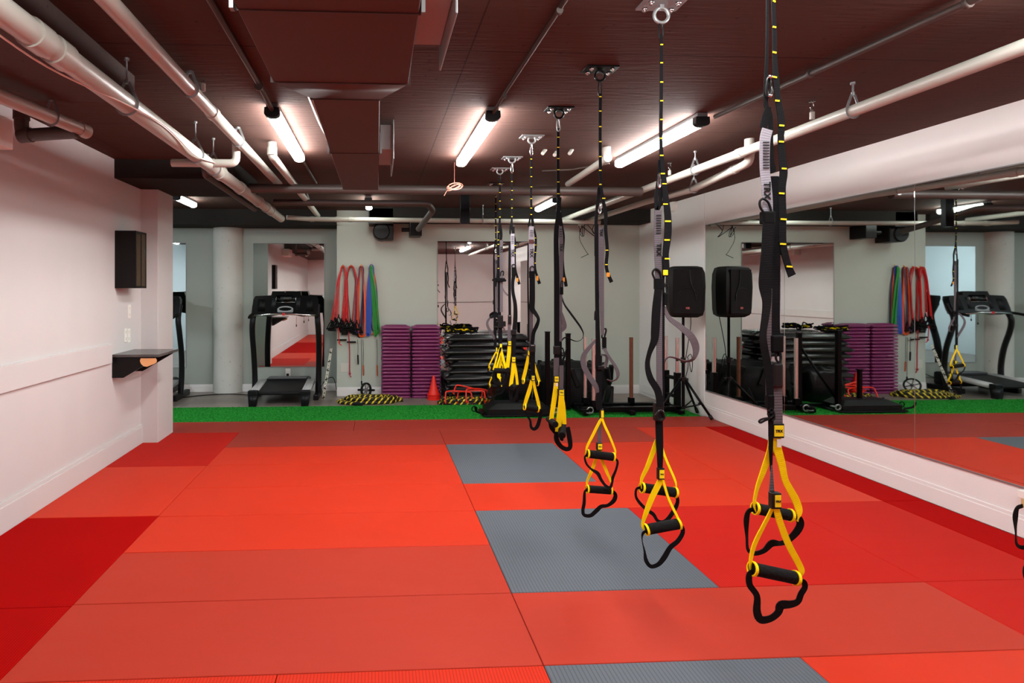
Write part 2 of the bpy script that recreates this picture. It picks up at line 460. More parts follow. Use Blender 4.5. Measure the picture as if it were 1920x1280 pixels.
# walls
m = MB(); m.box(XL - .15, XL, YR, 5.24, FZ, ZC); m.box(XL - .15, -2.035, 5.24, 5.62, FZ, ZC, .004)
struct('wall_left', m, WALLL)
m = MB(); m.box(XR, XR + .15, YR, 7.8, FZ, ZC); struct('wall_right', m, WALLM)
m = MB(); m.box(XR - .006, XR, 6.07, 6.19, .02, 2.5, .001); struct('trim_1', m, WALLM)
m = MB(); m.box(-.55, 3.85, YB, YB + .5, FZ, ZC); struct('wall_back', m, WALLG)
m = MB(); m.box(-6.2, -.55, YA, YA + .15, FZ, ZC); struct('wall_alcove', m, WALLA)
m = MB(); m.box(-6.2, 3.9, YR - .15, YR, FZ, ZC); struct('wall_rear', m, WALLM)
m = MB(); m.box(-6.2, -2.34, 2.4, 2.5, FZ, ZC); m.box(-6.2, -6.05, 2.5, YA, FZ, ZC); struct('wall_side_room', m, WALLB)
# far left column in front of the alcove wall
m = MB(); m.lathe((-2.135, 8.08, FZ), [(.215, 0), (.215, 2.36)], 40); struct('column', m, COLM)
# baseboards (two steps: board and a thin cap)
def baseboard(name, x0, y0, x1, y1, nx, ny, h=.10, t=.015, z=FZ, mt=WALLM):
    m = MB(); tx, ty = nx * t, ny * t
    m.box(min(x0, x1, x0 + tx), max(x0, x1, x0 + tx), min(y0, y1, y0 + ty), max(y0, y1, y0 + ty), z, z + h, .003)
    m.box(min(x0, x1, x0 + tx * .6), max(x0, x1, x0 + tx * .6), min(y0, y1, y0 + ty * .6), max(y0, y1, y0 + ty * .6), z + h, z + h + .022, .002)
    struct(name, m, mt)
baseboard('baseboard_left', XL, YR, XL, 5.24, 1, 0, .155, .02, 0, WALLL)
baseboard('baseboard_back', -.55, YB, XR, YB, 0, -1, .10, .016)
baseboard('baseboard_alcove', -6.0, YA, -.55, YA, 0, -1, .085)
baseboard('baseboard_right', XR, YR, XR, YB, -1, 0, .105, .010, 0)
# chair rail board on the left wall
m = MB(); m.box(XL, XL + .022, YR, 4.64, .818, .976, .003); struct('trim_2', m, WALLL)
# turf strip and the edge beside it
m = MB(); m.box(-6.0, XR - .02, 6.035, 6.835, FZ, -.012, .002)
bl = m
random.seed(3)
for i in range(5200):       # short tufts so that the surface is not flat
    x = random.uniform(-3.2, XR - .05); y = random.uniform(6.04, 6.83); h = random.uniform(.006, .015); a = random.uniform(0, 6.28); w = .004
    dx, dy = math.cos(a) * w, math.sin(a) * w; lx, ly = random.uniform(-.006, .006), random.uniform(-.006, .006)
    v = [bl.bm.verts.new((x - dx, y - dy, -.013)), bl.bm.verts.new((x + dx, y + dy, -.013)), bl.bm.verts.new((x + lx, y + ly, -.012 + h))]
    bl.face(v)
tag(m.build('artificial_turf', TURF, angle=20), 'strip of bright green artificial turf between mats and wooden floor', 'turf', kind='stuff')

# ================================================================= FLOOR MATS
def fmat(x0, x1, y0, y1, m_, label, grp=None, name='floor_mat'):
    g = .0012; b = MB(); b.box(x0 + g, x1 - g, y0 + g, y1 - g, FZ, 0, .0035)
    o = b.build(name, m_); tag(o, label, 'mat', grp); return o
RW = [1.06, 1.56, 2.06, 2.56, 3.05, 3.525, 4.02, 4.53, 5.045, 5.57, 6.03]
XA, XB, XCc, XD = -1.37, .63, 1.635, 2.66
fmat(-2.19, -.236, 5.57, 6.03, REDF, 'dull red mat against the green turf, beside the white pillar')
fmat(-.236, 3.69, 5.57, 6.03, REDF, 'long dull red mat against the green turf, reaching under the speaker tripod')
lrow = ['wide dull red mat second from the green turf, left of the middle', 'red mat strip level with the far half of the farthest grey mat, left of it',
        'red mat strip level with the near half of the farthest grey mat, left of it', 'orange red mat strip left of the gap between far and middle grey mats',
        'red mat strip left of the far half of the middle grey mat', 'paler red mat strip left of the near half of the middle grey mat',
        'widest pale red mat strip at the left, second from the bottom edge']
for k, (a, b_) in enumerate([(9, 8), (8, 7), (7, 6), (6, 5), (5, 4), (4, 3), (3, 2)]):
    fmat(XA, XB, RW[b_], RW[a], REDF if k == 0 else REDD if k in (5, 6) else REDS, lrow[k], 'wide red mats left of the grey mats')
fmat(-.368, XB, 1.06, 2.06, REDO, 'orange red ribbed mat at the bottom edge, left of the nearest grey mat')
fmat(XA - .0, -.368, 1.06, 2.06, REDO, 'orange red ribbed mat in the bottom left of the photo, left of the short seam')
fmat(-2.19, XA, 4.53, 5.57, REDQ, 'ribbed red border mat beside the foot of the white pillar, farthest on the left')
fmat(-2.19, XA, 3.54, 4.53, REDS, 'smooth red border mat along the left wall between two ribbed ones')
fmat(-2.19, XA, 2.545, 3.54, REDR, 'ribbed deep red border mat along the left wall, third from the pillar')
fmat(-2.19, XA, 1.06, 2.545, REDR, 'ribbed deep red border mat in the bottom left corner of the photo')
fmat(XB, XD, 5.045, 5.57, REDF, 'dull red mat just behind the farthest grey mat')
fmat(XB, 1.63, 4.015, 5.045, GREYR, 'farthest grey ribbed mat, square, small in the middle of the floor', 'grey ribbed mats')
fmat(1.63, XD, 4.02, 5.045, REDS, 'red mat right of the farthest grey mat, behind the hanging yellow handles')
fmat(XB, XD, 3.525, 4.02, REDS, 'bright orange red mat between the far and the middle grey mat')
fmat(XB, XCc, 2.56, 3.525, GREYR, 'large grey ribbed mat in the middle, second of three from the front', 'grey ribbed mats')
fmat(XCc, XD, 2.56, 3.525, REDQ, 'deep red ribbed mat right of the middle grey mat')
fmat(XB, XD, 2.06, 2.56, REDD, 'paler red mat between the middle and the nearest grey mat')
fmat(XB, XCc, 1.06, 2.06, GREYR, 'nearest grey ribbed mat, cut by the bottom edge of the photo', 'grey ribbed mats')
fmat(XCc, XR - .01, 1.06, 2.06, REDS, 'bright orange red mat at the bottom right, right of the nearest grey mat')
fmat(XD, 3.40, 3.55, 5.57, REDS, 'long red mat along the mirror wall, far one in front of the speaker stand')
fmat(XD, 3.40, 2.56, 3.55, REDQ, 'ribbed red mat along the mirror wall, right of the deep red ribbed mat')
fmat(XD, 3.40, 2.06, 2.56, REDQ, 'ribbed red mat at the right edge of the photo, right end of the pale strip')
fmat(3.40, XR - .01, 3.55, 5.57, REDR, 'narrow dark red mat strip against the foot of the mirror wall, far half')
fmat(3.40, XR - .01, 2.06, 3.55, REDR, 'narrow dark red mat strip against the foot of the mirror wall, near half')
REDREAR = 'mats of the floor nearest the rear wall'
for x0, x1 in ((-2.19, -.5), (-.5, 1.6), (1.6, 3.69)):
    for y0, y1 in ((YR + .02, -.27), (-.27, 1.06)):
        fmat(x0, x1, y0, y1, REDS, 'red mat %s, %s' % ('against the rear wall' if y1 < 0 else 'under the camera one row off the rear wall', {-2.19: 'at the left wall', -.5: 'in the middle', 1.6: 'at the mirror wall'}[x0]), REDREAR)

# ================================================================= MIRRORS
def mirror_x(y0, y1, label):
    t = thing('wall_mirror', label, 'mirror', (XR, (y0 + y1) / 2, .29), 'mirror panels on the right wall')
    b = MB(); b.box(XR - .007, XR - .001, y0 + .0015, y1 - .0015, .292, 2.143, .0008); b.build('glass', MIRR, t)
    b = MB(); b.box(XR - .010, XR - .001, y0, y1, .284, .294, .001); b.build('bottom_rail', GALV, t)
    b = MB(); b.box(XR - .0095, XR - .001, y0, y1, 2.141, 2.149, .001); b.build('top_rail', GALV, t)
mirror_x(4.835, 6.045, 'tall wall mirror panel farthest along the right wall, beside the speaker')
mirror_x(3.62, 4.835, 'tall wall mirror panel behind the nearest hanging strap, second from the speaker')
mirror_x(2.40, 3.62, 'tall wall mirror panel at the right edge of the photo')
mirror_x(1.18, 2.40, 'wall mirror panel on the right wall nearest the camera')
def mirror_y(x0, x1, z0, z1, Y, label, fr=.006):
    t = thing('wall_mirror', label, 'mirror', ((x0 + x1) / 2, Y, z0))
    b = MB(); b.box(x0 + fr, x1 - fr, Y - .007, Y - .001, z0 + fr, z1 - fr, .0008); b.build('glass', MIRR, t)
    b = MB()
    for a in ((x0, x1, z0, z0 + fr), (x0, x1, z1 - fr, z1), (x0, x0 + fr, z0 + fr, z1 - fr), (x1 - fr, x1, z0 + fr, z1 - fr)):
        b.box(a[0], a[1], Y - .010, Y - .001, a[2], a[3], .001)
    b.build('frame', GALV, t)
mirror_y(.834, 2.205, .305, 2.097, YB, 'big wall mirror on the back wall behind the black step stack')
mirror_y(-1.78, -.755, .305, 2.09, YA, 'wall mirror behind the middle treadmill, between column and bands')
mirror_y(-3.75, -2.72, .305, 2.09, YA, 'bright wall mirror behind the left treadmill beside the white pillar')

# ================================================================= LAMPS
def lamp(x, y0, y1, label, zc=2.455, s=None, grp='tube lights over the mats', col=(1.0, .985, .96)):
    s = s or LAMP_FRONT
    t = thing('tube_light', label, 'light', (x, (y0 + y1) / 2, ZC), grp)
    em = emit('lamp_glow_%g' % s, col, s)
    b = MB(); b.box(x - .034, x + .034, y0, y1, zc + .026, ZC - .001, .004); b.build('housing', mat('lamp_housing', (96, 96, 98), .5), t)
    b = MB()
    # half round diffuser
    pr = [(-.038, zc + .026)] + [(-.040 * math.cos(a), zc - .006 - .022 * math.sin(a)) for a in [math.pi * k / 10 for k in range(11)]] + [(.038, zc + .026)]
    b.prism([(x + p[0], p[1]) for p in pr], 'y', y0 + .035, y1 - .006); b.build('diffuser', em, t)
    b = MB(); b.prism([(x + p[0] * 1.12, (p[1] - zc) * 1.1 + zc) for p in pr], 'y', y0 - .004, y0 + .036); b.build('end_cap', BLACKP, t)
    return t
lamp(-.612, 3.25, 4.40, 'glowing tube light left of the duct')
lamp(.69, 3.25, 4.50, 'glowing tube light on the ceiling between duct and hanging straps')
lamp(2.0, 3.30, 4.47, 'long glowing tube light right of the straps, above the pipe along the mirror wall')
lamp(-.612, .45, 1.68, 'tube light above the top edge of the photo, left of the duct', s=50)
lamp(.78, .5, 1.75, 'tube light above the top edge of the photo, beside the strap anchors')
lamp(2.25, .55, 1.80, 'tube light above the top right edge of the photo')
lamp(-2.25, 6.3, 6.9, 'short tube light at the back, beyond the white pillar', s=LAMP_BACK, col=(.93, 1.0, .92), grp='short tube lights at the back')
lamp(-.1, 6.4, 7.0, 'short tube light seen end on at the back, below the end of the duct', s=LAMP_BACK, col=(.93, 1.0, .92), grp='short tube lights at the back')
lamp(2.08, 6.3, 7.05, 'short tube light at the back right, behind the far straps', s=LAMP_BACK, col=(.93, 1.0, .92), grp='short tube lights at the back')
lamp(-4.4, 3.6, 4.8, 'bright tube light in the side room beyond the left wall', s=LAMP_SIDE, grp='side room lights', col=(.86, .95, 1.0))

# ================================================================= DUCT
t = thing('air_duct', 'rectangular ceiling duct narrowing towards the back, between the left and middle tube lights', 'duct', (-.1, 2.6, ZC))
z0 = 2.262
b = MB(); b.box(-.42, .128, -1.2, 2.26, z0, ZC - .001, .004); b.build('wide_section', DUCTM, t)
b = MB(); b.loft([[(-.42, 2.262, z0), (.128, 2.262, z0), (.128, 2.262, ZC - .002), (-.42, 2.262, ZC - .002)], [(-.285, 2.45, z0), (.012, 2.45, z0), (.012, 2.45, ZC - .002), (-.285, 2.45, ZC - .002)]]); b.build('reducer', DUCTM, t)
b = MB(); b.box(-.285, .012, 2.452, 4.68, z0, ZC - .002, .004); b.build('narrow_section', DUCTM, t)
for yy, xa, xb in ((.6, -.43, .138), (1.68, -.43, .138), (2.258, -.43, .138), (2.452, -.295, .022), (3.42, -.295, .022)):
    b = MB(); b.box(xa, xb, yy - .003, yy + .003, z0 - .004, ZC - .003); b.build('seam', mat('duct_seam', (60, 45, 42), .5), t)
b = MB()
for yy, xa, xb in ((1.67, -.432, .14), (3.40, -.297, .024)):
    for x_ in (xa, xb): b = MB(); b.box(x_ - .006, x_ + .006, yy - .012, yy + .012, z0 - .006, z0 + .12); b.build('cleat', GALV, t)
for nm, x0, x1, ya, yb, lb in (('side_outlet', .128, .235, 1.70, 2.03, 'galvanised side outlet'), ('side_outlet', .012, .10, 3.55, 4.0, None)):
    zt = ZC - .03
    o = MB(); o.box(x0, x1, ya, yb, z0 + .06, zt, .003); oo = o.build(nm, mat('grey_outlet_paint', (158, 160, 158), .5), t)
    if lb: oo['label'] = 'galvanised side outlet with flange'
    o = MB(); o.box(x1, x1 + .008, ya - .05, yb + .06, z0 - .01, zt + .02, .002); o.build('flange', GALV, oo)
# flexible white hose lying along the duct
b = MB(); b.tube([(-.36, 2.55, 2.49), (-.352, 2.75, 2.45), (-.345, 3.1, 2.44), (-.335, 3.5, 2.44), (-.32, 3.8, 2.46), (-.315, 4.0, 2.48)], .018, 10, sub=4)
tag(b.build('ceiling_hose', PIPEM), 'pale bent hose lying along the left side of the narrow duct', 'hose')

# ================================================================= PIPES
def pipe(pts, r, label, m_=PIPEM, coup=(), elbows=(), name='ceiling_pipe', hang=(), wire=False):
    """top-level pipe with couplings, elbows and hangers as parts"""
    pts = [Vector(p) for p in pts]
    t = thing(name, label, 'pipe', tuple(pts[0]))
    # rounded corners
    path = [pts[0]]
    for a, c, e in zip(pts, pts[1:], pts[2:]):
        k = min(r * 1.6, (c - a).length * .4, (e - c).length * .4)
        p0 = c + (a - c).normalized() * k; p1 = c + (e - c).normalized() * k
        path += [p0 * (1 - u) ** 2 + c * 2 * u * (1 - u) + p1 * u * u for u in (0, .25, .5, .75, 1)]
    path.append(pts[-1])
    MB().tube(path, r, 20).build('run', m_, t)
    def along(u):
        d = u * sum((b - a).length for a, b in zip(pts, pts[1:]))
        for a, b in zip(pts, pts[1:]):
            L = (b - a).length
            if d <= L: return a + (b - a) * (d / L), (b - a).normalized()
            d -= L
        return pts[-1], (pts[-1] - pts[-2]).normalized()
    for u in coup:
        p, d = along(u); MB().cyl(p - d * r * .9, p + d * r * .9, r * 1.16, 20).build('coupling', m_, t)
    for u in hang:
        p, d = along(u)
        h = MB(); side = d.cross(Vector((0, 0, 1))).normalized()
        ring = [p + (side * math.cos(a) + Vector((0, 0, 1)) * math.sin(a)) * (r + .004) for a in [math.pi * (1 + k / 10) for k in range(11)]]
        top = p + Vector((0, 0, r + .055))
        h.ribbon([top - side * .008] + [ring[0] + Vector((0, 0, .01))] + ring + [ring[-1] + Vector((0, 0, .01))] + [top + side * .008], .014, .002, 0, nrm=tuple(side.cross(Vector((0, 0, 1)))), sub=1)
        h.cyl(top - Vector((0, 0, .008)), top + Vector((0, 0, .012)), .009, 10)
        h.cyl(top, Vector((top.x, top.y, ZC)), .0045, 8)
        h.cyl(Vector((top.x, top.y, ZC - .012)), Vector((top.x, top.y, ZC)), .012, 8)
        h.build('hanger', GALV, t)
    return t
def sprinkler(x, y, z0_, lab):
    t = thing('sprinkler_head', lab, 'sprinkler', (x, y, z0_))
    MB().cyl((x, y, z0_), (x, y, z0_ + .04), .013, 12).build('fitting', PIPEM, t)
    b = MB(); b.cyl((x, y, z0_ + .04), (x, y, z0_ + .055), .008, 10); b.lathe((x, y, z0_ + .098), [(.001, 0), (.018, .002), (.018, .005), (.001, .006)], 14)
    for sgn in (-1, 1): b.tube([(x + sgn * .005, y, z0_ + .052), (x + sgn * .011, y, z0_ + .07), (x + sgn * .005, y, z0_ + .098)], .0022, 6, sub=3)
    b.build('deflector', STEEL, t)
pipe([(-1.176, .3, 2.295), (-1.176, 6.85, 2.295)], .047, 'thick white pipe running towards the back at the far left', coup=(.255, .275, .595, .69, .80, .86, .9), hang=(.51, .57, .36))
b = MB(); pw = [(-1.225, 1.2, 2.262), (-1.20, 1.6, 2.238), (-1.215, 2.1, 2.242), (-1.13, 2.6, 2.262), (-1.12, 3.0, 2.285), (-1.13, 3.5, 2.258), (-1.12, 3.9, 2.30), (-1.15, 4.3, 2.346)]
b.tube(pw, .0038, 8, sub=6); tag(b.build('wire', mat('pinkish_wire', (225, 205, 195), .5)), 'thin pale wire draped along the thick white pipe', 'wire')
pipe([(-.93, .3, 2.42), (-.93, 5.3, 2.42)], .034, 'white pipe second from the left, left of the left tube light', coup=(.575,), hang=(.50, .69))
sprinkler(-.905, 2.92, 2.452, 'small sprinkler on the second pipe from the left')
pipe([(-.768, 4.09, 2.50), (-.768, 4.09, 2.40), (-.768, 7.25, 2.385)], .031, 'white pipe with an elbow just left of the left tube light', coup=(.02,), hang=(.62,))
pipe([(-1.42, 3.9, 2.30), (-.98, 3.9, 2.30), (-.98, 3.9, 2.45)], .028, 'short horizontal white pipe with an elbow crossing behind the thick pipe', coup=(.45,))
p0 = atZ(385, 327, 2.33); p1 = atZ(478, 392, 2.33)
pipe([(p0.x, p0.y, 2.49), tuple(p0), tuple(p1)], .03, 'grey pipe going back from below the thick white pipe, left one', PIPED)
pipe([(-1.79, 1.9, 2.285), (-1.59, 3.09, 2.285)], .034, 'short capped pipe at the far left under the dropped slab', coup=(.45, .985), hang=(.8,))
pipe([(-1.90, 3.05, 2.50), (-1.90, 3.05, 2.245), (-1.60, 3.03, 2.262)], .034, 'dark pipe with an elbow beside the left wall', PIPED, coup=(.25, .5))
pipe([(2.50, .3, 2.36), (2.50, 7.5, 2.36)], .031, 'long white pipe running back above the mirror wall', coup=(.47,), hang=(.345, .545))
sprinkler(2.47, 3.02, 2.388, 'sprinkler head on the long right pipe near the upper right of the photo')
sprinkler(2.47, 4.55, 2.388, 'sprinkler head on the long right pipe, left of the second nearest strap')
q0 = atZ(1405, 304, 2.30); q1 = atZ(1298, 355, 2.30)
pipe([(q0.x, q0.y, 2.46), tuple(q0), tuple(q1), (q1.x + .02, 5.6, 2.33), (q1.x, 7.4, 2.32)], .03, 'white branch pipe with an elbow below the long right pipe', coup=(.02, .10), hang=(.3,))
q0 = atZ(1138, 297, 2.42); q1 = atZ(1065, 345, 2.42)
pipe([(q0.x, q0.y, 2.505), tuple(q0), tuple(q1)], .028, 'short white pipe with an elbow at the ceiling behind the straps', coup=(.08,))
pipe([(-1.15, 5.05, 2.335), (2.47, 5.05, 2.335)], .042, 'dark brown pipe crossing the ceiling below the end of the duct', PIPED)
pipe([(-1.1, 5.95, 2.35), (.55, 5.95, 2.35), (.62, 6.1, 2.30), (.52, 6.9, 2.18)], .035, 'second dark pipe crossing at the back, ending in a bent hose', PIPED)
pipe([(-1.12, 6.93, 2.32), (-.85, 7.05, 2.315), (2.9, 7.05, 2.30)], .030, 'pale pipe crossing along the top of the back wall', coup=(.08, .16, .2), hang=(.62,))
# conduits on the ceiling
def conduit(pts, r, label, m_=PIPED, clips=()):
    t = thing('conduit', label, 'conduit', tuple(pts[0]))
    MB().tube([Vector(p) for p in pts], r, 10).build('run', m_, t)
    a, e = Vector(pts[0]), Vector(pts[-1])
    for u in clips:
        p = a + (e - a) * u; d = (e - a).normalized()
        MB().cyl(p - d * .008, p + d * .008, r * 1.5, 10).build('clip', m_, t)
conduit([(2.06, 3.27, 2.475), (2.3, .6, 2.485)], .014, 'grey conduit leading from the right tube light to the upper right', clips=(.25, .5))
conduit([(.69, 3.25, 2.47), (.70, 2.95, 2.497), (.70, .9, 2.497)], .009, 'thin dark conduit leading from the middle tube light to the top edge', clips=(.12, .5))
conduit([(-.612, 3.25, 2.47), (-.615, 2.9, 2.492), (-.62, .9, 2.492)], .014, 'dark conduit leading from the left tube light to the top edge', clips=(.15,))
conduit([(-.612, 4.42, 2.49), (-.61, 5.6, 2.495)], .010, 'dark conduit behind the far end of the left tube light')
conduit([(1.93, 4.5, 2.47), (1.7, 4.75, 2.47), (1.5, 4.95, 2.5)], .007, 'thin cable from the far end of the right tube light')
b = MB(); b.box(.9, 1.0, 5.9, 5.96, 2.13, ZC, .003)
tag(b.build('steel_hanger', BSTEEL), 'dark flat steel hanger dropping from the ceiling behind the far straps', 'bracket')
# coil of pink wire
b = MB(); c = atY(852, 350, 4.7); random.seed(5)
for k in range(6):
    R = random.uniform(.035, .06); oz = random.uniform(-.008, .008); ox = random.uniform(-.01, .01)
    b.tube([(c.x + ox + R * 1.1 * math.cos(a), c.y + R * .4 * math.sin(a), c.z + oz + R * .6 * math.sin(a + .2 * k)) for a in [2 * math.pi * i / 18 for i in range(18)]], .003, 6, closed=True)
b.tube([(c.x - .02, c.y, c.z), (c.x - .06, c.y - .01, c.z - .03), (c.x - .09, c.y - .01, c.z - .08)], .0022, 6, sub=3)
b.tube([(c.x, c.y, c.z), (c.x, c.y, ZC)], .0012, 6)
tag(b.build('wire_coil', mat('pink_wire', (235, 150, 130), .5)), 'small coil of pinkish wire hanging from the ceiling beyond the middle tube light', 'wire')
# white tubes poking from the ceiling
for px, py in ((1020, 286), (1042, 289), (1070, 286)):
    c = atZ(px, py, 2.485); b = MB(); b.cyl((c.x - .02, c.y - .03, 2.47), (c.x + .015, c.y + .01, 2.51), .014, 12)
    tag(b.build('ceiling_sleeve', PIPEM), 'small white pipe stub in the ceiling %s of the three behind the straps' % {1020: 'leftmost', 1042: 'middle', 1070: 'rightmost'}[px], 'pipe stub', 'white pipe stubs in the ceiling')
# dark boxes high on the back wall
t = thing('wall_speaker', 'dark rounded vent hood high on the back wall above the bands', 'vent', (0.10, 7.3, 2.1))
b = MB(); b.box(-.11, .22, 7.30, YB, 2.29, 2.50, .006); b.build('mount', BLACKP, t)
b = MB(); b.lathe((.06, 7.36, 2.20), [(.10, 0), (.115, .02), (.115, .25)], 24, 'y'); b.box(.06, .22, 7.38, YB, 2.09, 2.29, .01); b.build('hood', BLACKP, t)
t.name = 'vent_hood'
t = thing('junction_box', 'black junction box high on the back wall with a pipe running into it', 'box', (.50, 7.5, 2.15))
b = MB(); b.box(.44, .60, 7.35, YB, 2.14, 2.32, .006); b.build('body', BLACKP, t)
b = MB(); b.cyl((.33, 7.42, 2.225), (.44, 7.42, 2.225), .028, 14); b.build('port', BLACKP, t)
# smoke alarm on the right wall
c = atX(1264, 386, XR); t = thing('alarm_bell', 'round white alarm disc high on the right wall near the back corner', 'alarm', (XR, c.y, c.z - .07))
b = MB(); b.lathe((XR - .055, c.y, c.z), [(.02, 0), (.065, .012), (.075, .03), (.078, .054)], 28, 'x'); b.build('dome', WHITEP, t)
# ================================================================= SUSPENSION STRAPS
GP = 'suspension straps hanging in a row'
class Strap:
    """one hanging trainer; outlines measured in its own upright plane (Y = const), v = offset towards the back (m)"""
    def __init__(s, px, zc, label):
        d = ray(px, CY); s.zc = zc; s.X = d[0] * zc; s.Y = d[1] * zc
        s.k = zc / F_PX
        s.root = thing('suspension_trainer', label, 'suspension trainer', (s.X, s.Y, ZC - .1), GP)
        s.bufs = {}
    def P(s, x, y, v=0.0):
        p = atY(x, y, s.Y); return Vector((p.x, s.Y + v, p.z))
    def rib(s, name, m, pts, w, ang=0, v=0.0, th=.0026, parent=None, label=None, sub=5):
        ws = [a * s.k for a in w] if isinstance(w, (list, tuple)) else w * s.k
        vs = v if isinstance(v, (list, tuple)) else [v] * len(pts)
        b = MB(); b.ribbon([s.P(x, y, q) for (x, y), q in zip(pts, vs)], ws, th, ang, sub=sub)
        o = b.build(name, m, parent or s.root)
        if label: o['label'] = label
        return o
    def tube(s, name, m, pts, r, v=0.0, closed=False, parent=None, sub=4):
        vs = v if isinstance(v, (list, tuple)) else [v] * len(pts)
        b = MB(); b.tube([s.P(x, y, q) for (x, y), q in zip(pts, vs)], r * s.k, 8, closed=closed, sub=sub)
        return b.build(name, m, parent or s.root)
    def box(s, name, m, x0, y0, x1, y1, d=.012, v=0.0, parent=None, bev=.002):
        a = s.P(x0, y0); c = s.P(x1, y1); b = MB(); b.box(a.x, c.x, s.Y + v - d / 2, s.Y + v + d / 2, c.z, a.z, bev)
        return b.build(name, m, parent or s.root)
    def dashes(s, parent, lst, v=-.004, slope=0):
        b = MB()
        for x, y, w in lst:
            p = s.P(x, y); h = max(.0022, w * s.k * .13); w2 = w * s.k / 2
            M = Matrix.Translation((p.x, s.Y + v, p.z)) @ Matrix.Rotation(math.radians(slope), 4, 'Y')
            b.box(-w2, w2, -.0008, .0008, -h, h, 0, M)
        o = b.build('stitching', YEL, parent); o['label'] = 'yellow stitching'; return o
    def text(s, parent, x, y, size, v=-.005, rot=-90, t='TRX', m=None, name='lettering'):
        p = s.P(x, y)
        M = Matrix.Translation((p.x, s.Y + v, p.z)) @ Matrix.Rotation(math.radians(90), 4, 'X') @ Matrix.Rotation(math.radians(rot), 4, 'Z')
        return text_mesh(name, t, size * s.k, m or INK, parent, M, bold=size * s.k * .028)
    def marks(s, parent, x, y0, y1, n, w, v=-.004):
        b = MB()
        for i in range(n):
            y = y0 + (y1 - y0) * i / (n - 1); p = s.P(x, y); w2 = w * s.k / 2; h = abs(y1 - y0) / n * .17 * s.k
            b.box(p.x - w2, p.x + w2, s.Y + v - .0006, s.Y + v + .0006, p.z - h, p.z + h)
        return b.build('printed_marks', INK, parent)
    def label(s, x0, y0, x1, y1, v=0.0, txt=True, side=0):
        """black moulded keeper with a yellow patch"""
        o = s.box('label_keeper', BLACKP, x0, y0, x1, y1, .016, v)
        w, h = x1 - x0, y1 - y0
        p = s.box('patch', YEL, x0 + w * (.16 + side), y0 + h * .12, x1 - w * .10, y1 - h * .14, .0015, v - .0092, o, .0003); p['label'] = 'yellow patch'
        if txt: s.text(o, (x0 + w * (.16 + side) + x1 - w * .1) / 2, (y0 + y1) / 2, min(h * .34, w * .30), v - .0104, 0)
        return o
    def handle(s, a, b_, r, va=0.0, vb=0.0, ends=True):
        A = s.P(a[0], a[1], va); B = s.P(b_[0], b_[1], vb); d = (B - A).normalized(); R = r * s.k
        m_ = MB(); m_.tube([A - d * .002, A, A + d * .004, B - d * .004, B, B + d * .002], R, 18, rs=[R * .8, R * .95, R, R, R * .95, R * .8])
        o = m_.build('handle', FOAM, s.root)
        for P_ in ((A, B) if ends else ()):
            e = MB()
            q = d.orthogonal().normalized(); q2 = d.cross(q)
            e.ribbon([P_ + (q * math.cos(t) + q2 * math.sin(t)) * (R * 1.06) for t in [2 * math.pi * k / 16 for k in range(16)]], R * .42, .003, 90, nrm=tuple(d), sub=1, closed=True)
            y = e.build('end_loop', YELW, o); y['label'] = 'yellow webbing loop'
        return o
    def anchor(s, px, py_ring, rr, dark=False, lab=''):
        """ceiling plate with ring: a thing of its own, screwed to the ceiling"""
        zr = s.P(px, py_ring).z; x = s.P(px, py_ring).x; R = rr * s.k
        t = thing('ceiling_anchor', lab, 'ceiling anchor', (x, s.Y, ZC), 'strap anchors on the ceiling')
        m_ = MB(); m_.box(x - .08, x + .08, s.Y - .045, s.Y + .045, ZC - .008, ZC - .0005, .0015); m_.build('plate', BSTEEL if dark else GALV, t)
        for ax in (-.052, .052):
            for ay in (-.026, .026):
                q = MB(); q.cyl((x + ax, s.Y + ay, ZC - .008), (x + ax, s.Y + ay, ZC - .024), .0042, 8); q.lathe((x + ax, s.Y + ay, ZC - .018), [(.011, 0), (.011, .010)], 6); q.build('bolt', STEEL, t)
        q = MB(); q.torus((x, s.Y, zr), R * .85, R * .2, 'y', 28, 10); q.box(x - .008, x + .008, s.Y - .008, s.Y + .008, zr + R * .7, ZC - .006, .002); q.build('ring', BSTEEL if dark else GALV, t)
        return zr - R
    def carabiner(s, x, y0, y1, w=4, m_=None, v=0):
        q = MB(); ym = (y0 + y1) / 2; h = (y1 - y0) / 2
        pts = [s.P(x + w * math.cos(a) * .5 * (1.0 if math.sin(a) > 0 else .8), ym + h * math.sin(a), v) for a in [2 * math.pi * k / 20 for k in range(20)]]
        q.tube(pts, max(.0035, w * s.k * .16), 8, closed=True); return q.build('carabiner', m_ or STEEL, s.root)

